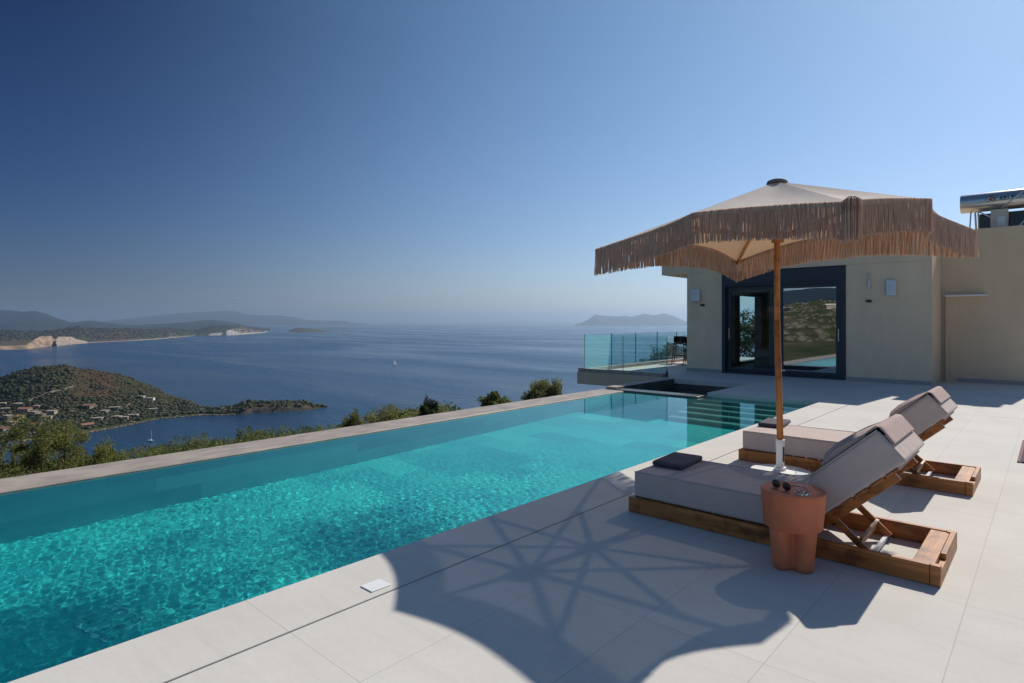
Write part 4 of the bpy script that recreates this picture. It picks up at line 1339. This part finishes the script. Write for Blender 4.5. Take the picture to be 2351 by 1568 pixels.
# grass tufts along the crest
def grass():
    rng = np.random.default_rng(5); V = []; F = []
    for it in range(2600):
        u = rng.uniform(520, 1040) if it % 2 else rng.uniform(860, 1040)
        d_hi = np.interp(u, ve_u, de_); d = rng.uniform(d_hi * 0.5, d_hi)
        d0 = x_edge_depth(u) * 1.03; ze = zat(np.interp(u, ve_u, ve_v), d_hi)
        z = -2.2 + (ze + 2.2) * (d - d0) / (d_hi - d0)
        x, y = at(u, d)
        for q in range(3):
            h_ = rng.uniform(0.3, 0.8); a = rng.uniform(0, 6.28); dx, dy = math.cos(a) * 0.022, math.sin(a) * 0.022
            bx, by = x + rng.normal(0, .12), y + rng.normal(0, .12); lx, ly = rng.normal(0, .12, 2)
            o = len(V); V += [(bx - dx, by - dy, z - .1), (bx + dx, by + dy, z - .1), (bx + lx, by + ly, z + h_)]; F.append((o, o + 1, o + 2))
    me = np_mesh('slope_grass', V, F, 3)
    return struct(link('slope_grass', me, M['leaf_grey']), 'stuff')
grass()
# white flat roof just below the slope, with a paved strip
wx, wy = at(262, 30)
wb = thing('white_outbuilding', 'white flat roofed outbuilding half hidden below the pool edge at left', 'building', (wx, wy, -7.45), 0.5)
MB().box(-1.1, 1.1, -0.7, 0.7, -2.0, 0.22).build('wall', M['whitehouse'], wb)
MB().box(-1.25, 1.25, -0.8, 0.8, 0.222, 0.30).build('roof', M['white_paint'], wb)

# ================================================================== PENINSULA
def dsh(v): return (H - SEA) * FPX / (v - HY)
shore_u = [-900, -200, 0, 106, 187, 271, 361, 464, 513, 560, 579, 657, 703, 740, 755]
shore_v = [1040, 1030, 1017, 1008, 996, 981, 962, 953, 953, 950, 948, 944.5, 941, 937, 935.5]
cr_u = [-900, -200, 0, 40, 78, 118, 152, 187, 224, 274, 311, 342, 367, 386, 405, 436, 467, 516, 551, 563, 610, 697, 716, 745, 755]
cr_v = [930, 885, 868, 853, 844, 839, 839, 847, 851, 858, 872, 883, 895, 911, 918, 925, 938, 936, 930, 922.5, 921, 920, 926, 932, 935]
def crest_d(u): return np.interp(u, [-900, 0, 280, 400, 470, 520, 570, 700, 755], [260, 250, 210, 120, 45, 30, 26, 24, 6])
cols = []
for u in sorted(set(shore_u + cr_u)):
    d0 = dsh(np.interp(u, shore_u, shore_v)); w = crest_d(u); dc = d0 + w
    zc_ = zat(np.interp(u, cr_u, cr_v), dc)
    cliff = np.interp(u, [470, 550, 565, 700, 750], [0, 0.2, 0.85, 0.8, 0.3])
    if u < 470:
        dm, zm = d0 + w * 0.28, SEA + (zc_ - SEA) * 0.20
        fa, za = d0 + 5, SEA + 1.8
    else:
        dm, zm = d0 + w * 0.45, SEA + (zc_ - SEA) * (0.45 + 0.5 * cliff)
        fa, za = d0 + 3, SEA + (zc_ - SEA) * (0.2 + 0.5 * cliff)
    cols.append((u, [(d0 - 3, SEA - 2), (fa, za), (dm, zm), (dc, zc_), (dc + max(30, w), SEA - 3)]))
X, Y, Z = strip(cols, 420, [3, 20, 40, 20], [0, 0.8, 2.0, 1.5], 46.0, 31)
struct(grid_obj('peninsula_hill', X, Y, Z, M['hill']))
PEN = (X, Y, Z)
# icosphere template for scrub canopies
bmx = bmesh.new(); bmesh.ops.create_icosphere(bmx, subdivisions=1, radius=1.0)
IV = np.array([v.co[:] for v in bmx.verts]); IF = np.array([[v.index for v in f.verts] for f in bmx.faces]); bmx.free()
def blobs(name, C, R, mat, seed, flat=0.7):
    rng = np.random.default_rng(seed); n = len(C)
    nv = len(IV)
    jit = 1 + rng.normal(0, 0.22, (n, nv, 1))
    V = (IV[None] * jit) * (np.asarray(R)[:, None, None] * np.array([1, 1, flat])) + np.asarray(C)[:, None, :]
    F = IF[None] + (np.arange(n) * nv)[:, None, None]
    me = np_mesh(name, V.reshape(-1, 3), F.reshape(-1, 3), 3)
    return struct(link(name, me, mat), 'stuff')
def scatter_on(grid, n, rng, jmin, jmax):
    X, Y, Z = grid; a, b = X.shape
    i = rng.random(n) * (a - 1.01); j = jmin + rng.random(n) * (min(jmax, b - 1.01) - jmin)
    i0 = i.astype(int); j0 = j.astype(int); fi = i - i0; fj = j - j0
    def s(G): return (G[i0, j0] * (1 - fi) * (1 - fj) + G[i0 + 1, j0] * fi * (1 - fj) + G[i0, j0 + 1] * (1 - fi) * fj + G[i0 + 1, j0 + 1] * fi * fj)
    return np.stack([s(X), s(Y), s(Z)], 1), i / (a - 1)
rng = np.random.default_rng(41)
C, fi = scatter_on(PEN, 24000, rng, 4, 70)
uu = CX + FPX * (C[:, 0] * CA + C[:, 1] * SA) / (C[:, 1] * CA - C[:, 0] * SA)
dd = C[:, 1] * CA - C[:, 0] * SA
vv = HY - (C[:, 2] - H) * FPX / dd
dens = fbm(C[:, 0], C[:, 1], 120, 4, 8)
keep = (uu < 560) | (rng.random(len(C)) < 0.10)
crest_line = np.interp(uu, cr_u, cr_v); shore_line = np.interp(uu, shore_u, shore_v)
rel = (vv - crest_line) / np.maximum(4, shore_line - crest_line)
keep &= ~((rel > 0.45) & (rel < 0.9) & (uu < 60) & (rng.random(len(C)) < 0.45))
keep &= (rel < 0.97)
brown = (dens + np.interp(uu, [0, 120, 200, 380, 420], [-0.6, -0.2, 0.75, 0.75, -0.6]) - (rel - 0.25) * 2.0 + rng.normal(0, 0.35, len(C))) > 0.32
R = np.clip(np.exp(rng.normal(0.32, 0.42, len(C))), 0.6, 3.6); R[brown] *= 0.62
thin = fbm(C[:, 0], C[:, 1], 38, 4, 88)
keep &= ~((thin < -0.35) & (rng.random(len(C)) < 0.7))
C[:, 2] += R * 0.25
g_ = keep & ~brown
blobs('maquis_scrub', C[g_], R[g_], M['maquis'], 1)
b_ = keep & brown
blobs('dry_scrub', C[b_], R[b_], M['maquis_brown'], 2)

def pen_z(u, d):
    """height of the peninsula ground at column u, depth d"""
    x, y = at(u, d)
    X, Y, Z = PEN
    k = np.argmin((X - x) ** 2 + (Y - y) ** 2)
    return x, y, float(Z.ravel()[k])
def pen_hit(u, v):
    """point of the peninsula seen at pixel (u, v)"""
    best = None
    for d in np.arange(dsh(np.interp(u, shore_u, shore_v)), 1100, 4):
        x, y, z = pen_z(u, d)
        if HY - (z - H) * FPX / d <= v:
            return x, y, z, d
    return x, y, z, d
# houses of the settlement
def far_house(u, v, w, dep, hgt, rz, roof, white, label):
    x, y, z, d = pen_hit(u, v)
    t = thing('hillside_house', label, 'house', (x, y, z - 0.4), rz, 'houses of the settlement on the peninsula')
    MB().box(-w / 2, w / 2, -dep / 2, dep / 2, -2.5, hgt).build('wall', M['whitehouse' if white else 'stonehouse'], t)
    m_ = MB()
    if roof:
        m_.prism([(-dep / 2 - .4, hgt + .003), (dep / 2 + .4, hgt + .003), (0, hgt + 1.5)], -w / 2 - .4, w / 2 + .4, 0)
    else:
        m_.box(-w / 2 - 0.2, w / 2 + 0.2, -dep / 2 - .2, dep / 2 + .2, hgt + 0.003, hgt + 0.35)
    m_.build('roof', M['rooftile' if roof else 'stonehouse'], t)
    for i in range(3):
        xx = -w / 2 + w * (i + 0.5) / 3
        MB().box(xx - 0.55, xx + 0.55, -dep / 2 - 0.03, -dep / 2 - 0.003, 0.8, hgt - 0.6).build('window', M['collector'], t)
rng = np.random.default_rng(9)
spots = [(4, 932), (22, 928), (45, 931), (66, 935), (84, 940), (12, 944), (34, 940), (58, 947), (80, 952), (0, 958), (20, 962), (46, 960), (70, 966), (98, 955), (30, 975), (60, 985), (10, 990), (85, 978),
         (118, 950), (106, 962), (188, 934), (203, 938), (215, 942), (262, 941), (274, 946), (240, 950), (295, 950), (305, 957), (285, 964), (175, 976), (200, 982), (155, 978), (324, 913), (345, 919), (352, 944), (225, 965), (128, 945), (148, 990), (268, 962)]
desc = ['with clay roof', 'with flat roof']
for i, (u, v) in enumerate(spots):
    if i in (1, 3, 6, 9, 12, 15, 20, 22, 24, 26, 29, 31, 36): continue
    wht = i in (32, 33, 34)
    rf = (rng.random() < 0.3) and not wht
    ww = rng.uniform(5, 12)
    where = 'at the left edge' if u < 60 else 'above the inlet' if u < 160 else 'halfway up the shore' if u < 290 else 'near the isthmus'
    far_house(u, v, ww, rng.uniform(5, 8), rng.uniform(2.2, 3.8), AZ + rng.normal(0.1, 0.35), rf, wht,
              '%s house on the peninsula slope %s %s' % ('white' if wht else 'stone', where, desc[0] if rf else desc[1]))
# dirt track climbing the hill
trk = MB(); pts = []
for u, v in ((66, 924), (84, 916), (104, 909), (124, 902), (146, 897), (168, 891)):
    x, y, z, d = pen_hit(u, v); pts.append((x, y, z + 0.9))
for a, b in zip(pts[:-1], pts[1:]): trk.bar(a, (b[0], b[1], b[2]), 3.2, 1.4)
struct(trk.build('dirt_track', M['dirt']))
rp = []; rr_ = []
for q in range(260):
    u = RNG.uniform(-30, 105) if q % 3 else RNG.uniform(105, 320)
    v = RNG.uniform(925, 1005) if q % 3 else RNG.uniform(928, 975)
    x, y, z, d = pen_hit(u, v); rp.append((x, y, z)); rr_.append(RNG.uniform(1.0, 3.4))
blobs('rock_outcrops', np.array(rp), np.array(rr_), M['dirt'], 12, 0.28)
# pale rocks at the shoreline
rk = np.array([pen_hit(u, v)[:3] for u, v in zip(RNG.uniform(190, 470, 120), np.interp(RNG.uniform(190, 470, 120), shore_u, shore_v))])
sh_pts = []; shr = []
for u in np.arange(-20, 540, 2.2):
    d = dsh(np.interp(u, shore_u, shore_v)) + RNG.uniform(-2, 2)
    x, y = at(u, d); sh_pts.append((x, y, SEA + 0.25)); shr.append(RNG.uniform(0.7, 1.9))
blobs('shore_rocks', np.array(sh_pts), np.array(shr), M['dirt'], 3, 0.5)

# ================================================================== FAR COAST, MOUNTAINS, ISLANDS
def ridge(name, su, sv, cu, cv, depth_w, mat, seed, namp, nscale, nu=260, front=0.35, dbase=None, rows=(2, 12, 16, 6)):
    cols = []
    us = sorted(set(su + cu))
    for u in us:
        d0 = dsh(np.interp(u, su, sv)) if dbase is None else dbase
        w = depth_w if not callable(depth_w) else depth_w(u)
        dc = d0 + w
        zc_ = max(zat(np.interp(u, cu, cv), dc), SEA + 0.5)
        cols.append((u, [(d0 - w * 0.02, SEA - 4), (d0 + w * 0.06, SEA + (zc_ - SEA) * front * 0.22), (d0 + w * 0.45, SEA + (zc_ - SEA) * (front + 0.25)), (dc, zc_), (dc + w * 0.9, SEA - 6)]))
    X, Y, Z = strip(cols, nu, list(rows), [0, namp * 0.6, namp, namp], nscale, seed)
    return struct(grid_obj(name, X, Y, Z, mat)), (X, Y, Z)

cs_u = [-700, 0, 124, 202, 277, 358, 448, 529, 616]; cs_v = [812, 802, 792, 786, 783, 778, 770.5, 769, 761.5]
cc_u = [-700, 0, 93, 140, 180, 230, 274, 342, 389, 440, 455, 467, 498, 548, 591, 612, 616]
cc_v = [768, 761, 760, 755, 750, 754, 755, 757, 753.5, 758, 757, 753, 746, 747, 753, 759.5, 761]
o_, CO = ridge('far_coast', cs_u, cs_v, cc_u, cc_v, lambda u: float(np.interp(u, [-700, 0, 450, 560, 616], [500, 500, 420, 300, 60])), M['coast'], 51, 15, 230, 420, front=0.45, rows=(3, 14, 20, 8))
rng = np.random.default_rng(61)
C, fi = scatter_on(CO, 5200, rng, 5, 37)
uu = CX + FPX * (C[:, 0] * CA + C[:, 1] * SA) / (C[:, 1] * CA - C[:, 0] * SA)
ok = C[:, 2] > SEA + np.where(uu < 210, 26, 9)
Rr = rng.uniform(4, 9, len(C))
M['coast_leaf'] = foliage('coast_scrub_leaves', (0.018, 0.022, 0.016), (0.048, 0.047, 0.034), 0.01, 0.15)
blobs('coast_scrub', C[ok], Rr[ok], M['coast_leaf'], 4, 0.6)
# bare quarry faces and white cliffs, as rock masses standing in the shore
def cliff(name, label, pts, d_off, thick, mat, seed):
    """pts: (u, v_top, v_bottom) outline at the shore"""
    rng = np.random.default_rng(seed); us = np.linspace(pts[0][0], pts[-1][0], 70)
    pu = [p[0] for p in pts]; vt = np.interp(us, pu, [p[1] for p in pts]); vb = np.interp(us, pu, [p[2] for p in pts])
    rows = 12; X = np.zeros((70, rows + 5)); Y = X.copy(); Z = X.copy()
    for i, u in enumerate(us):
        d0 = dsh(vb[i]) + d_off; zt = max(zat(vt[i], d0 + thick * 0.5), SEA + 1)
        for j in range(rows + 5):
            f = j / rows
            if j <= rows: d = d0 + thick * 0.5 * f ** 1.4; z = SEA - 2 + (zt - SEA + 2) * f
            else: d = d0 + thick * 0.5 + thick * (j - rows) / 4; z = zt - (zt - SEA + 2) * 0.12 * (j - rows)
            X[i, j], Y[i, j] = at(u, d); Z[i, j] = z
    nz = fbm(X * 1.0, Y + Z * 3, thick * 1.1, 5, seed) * thick * 0.14
    X += nz * SA * -1 * -1; Y -= nz * CA; Z += fbm(X, Y, thick * 0.8, 4, seed + 1) * (zt - SEA) * 0.06
    o = grid_obj(name, X, Y, Z, M[mat], False)
    return tag(o, label, 'cliff')
M['quarry'] = simple('orange_quarry_rock', (0.48, 0.32, 0.20), (0.09, 0.065, 0.05), 0.022, 0.95, stretch=(1, 1, 3), detail=8)
M['quarry_pale'] = simple('pale_quarry_rock', (0.42, 0.32, 0.25), (0.19, 0.14, 0.105), 0.03, 0.95, stretch=(1, 1, 4), detail=8)
M['chalk'] = simple('white_cliff_rock', (0.58, 0.54, 0.49), (0.13, 0.125, 0.11), 0.035, 0.95, stretch=(2, 2, 0.6), detail=8)
cliff('quarry_cliff', 'orange quarried cliff at the left end of the far coast', [(-120, 799, 803), (-10, 795, 802), (58, 792, 800), (80, 778, 798), (95, 772, 796), (118, 771, 794), (127, 782, 792)], -60, 120, 'quarry', 1)
cliff('quarry_cliff', 'pale sloping rock face right of the orange quarried cliff', [(128, 778, 794), (136, 773, 793), (160, 773, 790), (185, 780, 788), (203, 785.5, 786.5)], -60, 110, 'quarry_pale', 2)
cliff('white_cliff', 'low white cliff left of the tall white cliff on the far headland', [(480, 767, 770), (500, 763.5, 769.6), (511, 764, 769.4), (513, 768, 769.4)], -60, 60, 'chalk', 3)
cliff('white_cliff', 'tall white cliff on the far headland', [(517, 768, 769.5), (520, 758, 769.4), (532, 757, 769), (543, 761, 768.5), (550, 765, 768)], -60, 60, 'chalk', 4)
cliff('white_cliff', 'thin strip of white cliff at the tip of the far headland', [(552, 765.5, 768), (575, 764.5, 766), (600, 763, 764.5), (614, 760.5, 762)], -60, 40, 'chalk', 5)
cliff('white_cliff', 'long low pale shore ledge along the far coast', [(203, 785.4, 786.4), (277, 782.3, 783.2), (310, 780.4, 781.8), (358, 777.2, 778.6), (400, 773.8, 774.8), (446, 770.1, 770.9)], -40, 40, 'quarry_pale', 6)

ridge('mountain_range', [-900, 620], [756, 756], [-900, -300, 0, 47, 78, 100, 134, 162, 190, 218, 249, 300, 350, 405, 440, 467, 500, 529, 548, 570, 600],
      [720, 702, 711.5, 715.5, 712, 719, 731.5, 740, 737.5, 736, 741.5, 747, 745, 741, 738, 735, 735.5, 738, 743, 750, 753], 2600, M['mount'], 71, 34, 900, dbase=7000, nu=300)
ridge('distant_range', [230, 840], [747, 747], [230, 249, 336, 405, 460, 510, 538, 576, 610, 640, 660, 678, 703, 750, 797, 806, 840],
      [739, 736, 727, 719, 716, 713, 713.6, 722, 724, 724, 726, 728.5, 734.5, 736, 737, 741, 744.5], 4200, M['mount'], 72, 34, 1700, dbase=16500, nu=300)
ridge('faint_coast', [780, 1500], [744, 744], [780, 850, 1000, 1100, 1140, 1180, 1240, 1300, 1330, 1500], [743, 741, 742, 740.5, 738.5, 737, 738.5, 739, 741, 743], 3500, M['mount'], 73, 12, 3000, dbase=32000, nu=160)
ridge('small_island', [660, 760], [763, 762], [660, 668, 680, 712, 735, 757, 760], [762, 757, 752.5, 753.5, 757, 760.5, 762], 260, M['coast'], 74, 4, 160, nu=90)
ridge('low_islet', [730, 800], [754.5, 754.5], [730, 760, 775, 790, 800], [754, 752.4, 751.6, 752.5, 754], 300, M['coast'], 76, 2, 160, nu=60)
ridge('blue_island', [1320, 1660], [747, 747], [1320, 1330, 1350, 1367, 1384, 1420, 1435, 1450, 1479, 1501, 1525, 1548, 1575, 1620, 1660],
      [745, 742.5, 734, 722, 725, 726.7, 725, 727.5, 720, 724, 719, 726, 738, 743, 746], 1500, M['mount'], 75, 14, 1400, dbase=14200, nu=260)

# ================================================================== BOATS
def sailboat(u, v, label, L, mast, sails, name='sailboat', rz=0.4):
    d = dsh(v); x, y = at(u, d)
    t = thing(name, label, 'boat', (x, y, SEA), rz)
    m_ = MB(); st_ = [(-0.5, 0.22, 0.9), (-0.2, 0.30, 0.85), (0.15, 0.28, 0.9), (0.4, 0.14, 1.05), (0.5, 0.01, 1.15)]
    n = len(st_)
    for s_, w_, h_ in st_:
        hw = w_ * L * 0.5
        m_.v += [(s_ * L, 0, -0.5), (s_ * L, hw * 0.8, 0.1), (s_ * L, hw, h_), (s_ * L, -hw, h_), (s_ * L, -hw * 0.8, 0.1)]
    for i in range(n - 1):
        for k in range(5):
            a, b = i * 5 + k, i * 5 + (k + 1) % 5
            m_.f.append((a, b, b + 5, a + 5))
    m_.f.append((0, 1, 2, 3, 4)); m_.f.append(tuple((n - 1) * 5 + q for q in range(5)))
    m_.build('hull', M['hull'], t)
    MB().box(-0.18 * L, 0.12 * L, -0.09 * L, 0.09 * L, 0.86, 1.4).build('cabin', M['white_paint'], t, bevel=0.1)
    if mast:
        MB().tube([(0.05 * L, 0, 0.8), (0.05 * L, 0, mast)], 0.14, 8).build('mast', M['white_paint'], t)
        MB().tube([(0.05 * L, 0, 2.0), (-0.42 * L, 0, 2.0)], 0.10, 6).build('boom', M['white_paint'], t)
    if sails:
        m_ = MB()
        for j in range(7):
            f = j / 6
            for i in range(5):
                g_ = i / 4
                xx = 0.03 * L - (1 - f) * 0.44 * L * g_
                m_.v.append((xx, 0.05 * L * math.sin(PI * g_) * (1 - f) + 0.02, 2.2 + (mast - 2.4) * f))
        for j in range(6):
            for i in range(4):
                a = j * 5 + i; m_.f.append((a, a + 1, a + 6, a + 5))
        m_.build('mainsail', M['sail'], t, smooth=True, fix=False)
        m_ = MB()
        for j in range(7):
            f = j / 6
            for i in range(5):
                g_ = i / 4
                m_.v.append((0.47 * L - f * 0.40 * L - (1 - f) * 0.36 * L * g_, 0.06 * L * math.sin(PI * g_) * (1 - f) - 0.05, 1.4 + (mast * 0.86 - 1.4) * f))
        for j in range(6):
            for i in range(4):
                a = j * 5 + i; m_.f.append((a, a + 1, a + 6, a + 5))
        m_.build('jib', M['sail'], t, smooth=True, fix=False)
    return t
sailboat(906, 838, 'white sailing boat under full sail in the middle of the sea', 9.5, 15.5, True, rz=1.2)
sailboat(347, 1013, 'white moored yacht with bare mast in the near bay', 7.5, 10.0, False, rz=0.2)
sailboat(321, 792, 'tiny white motor boat below the far coast', 9, 0, False, 'motor_boat', rz=0.9)
sailboat(405, 957, 'small white boat anchored close to the peninsula beach', 4.5, 0, False, 'motor_boat', rz=0.9)
sailboat(347, 962, 'tiny white boat anchored left along the peninsula beach', 3.5, 0, False, 'motor_boat', rz=0.3)

# ================================================================== SMALL CLOUD, far beyond the air box
rng = np.random.default_rng(3)
cd = 130000.0
cc = []; cr = []
for q in range(60):
    u = 537 + rng.normal(0, 4.2); v = 685.5 + rng.normal(0, 0.7)
    x, y = at(u, cd + rng.normal(0, 500)); cc.append((x, y, zat(v, cd))); cr.append(rng.uniform(60, 190))
blobs('cloud', np.array(cc), np.array(cr), M['cloud'], 8, 0.55)

# houses and scrub on the hill behind, which the door glass mirrors
rng = np.random.default_rng(15)
C, fi = scatter_on((LX, LY, LZ), 16000, rng, 2, 84)
ok = (C[:, 0] < 60) & (C[:, 0] > -200) & (C[:, 1] < -60)
blobs('scrub_behind', C[ok], rng.uniform(0.5, 1.4, ok.sum()), M['scrub_light'], 9)
def land_z(x, y):
    k = np.argmin((LX - x) ** 2 + (LY - y) ** 2); return float(LZ.ravel()[k])
for x, y, w in ((-70, -260, 9), (-88, -235, 7), (-55, -215, 8)):
    t = thing('hill_house', 'pale roofed stone house on the hill mirrored in the door glass %s' % {-70: 'near the ridge', -88: 'at the right', -55: 'lowest on the slope'}[x], 'house', (x, y, land_z(x, y) - 0.5))
    MB().box(-w / 2, w / 2, -4, 4, -2, 3).build('wall', M['stonehouse'], t)
    MB().box(-w / 2 - .3, w / 2 + .3, -4.3, 4.3, 3.003, 3.4).build('roof', M['white_paint'], t)
print('script done')
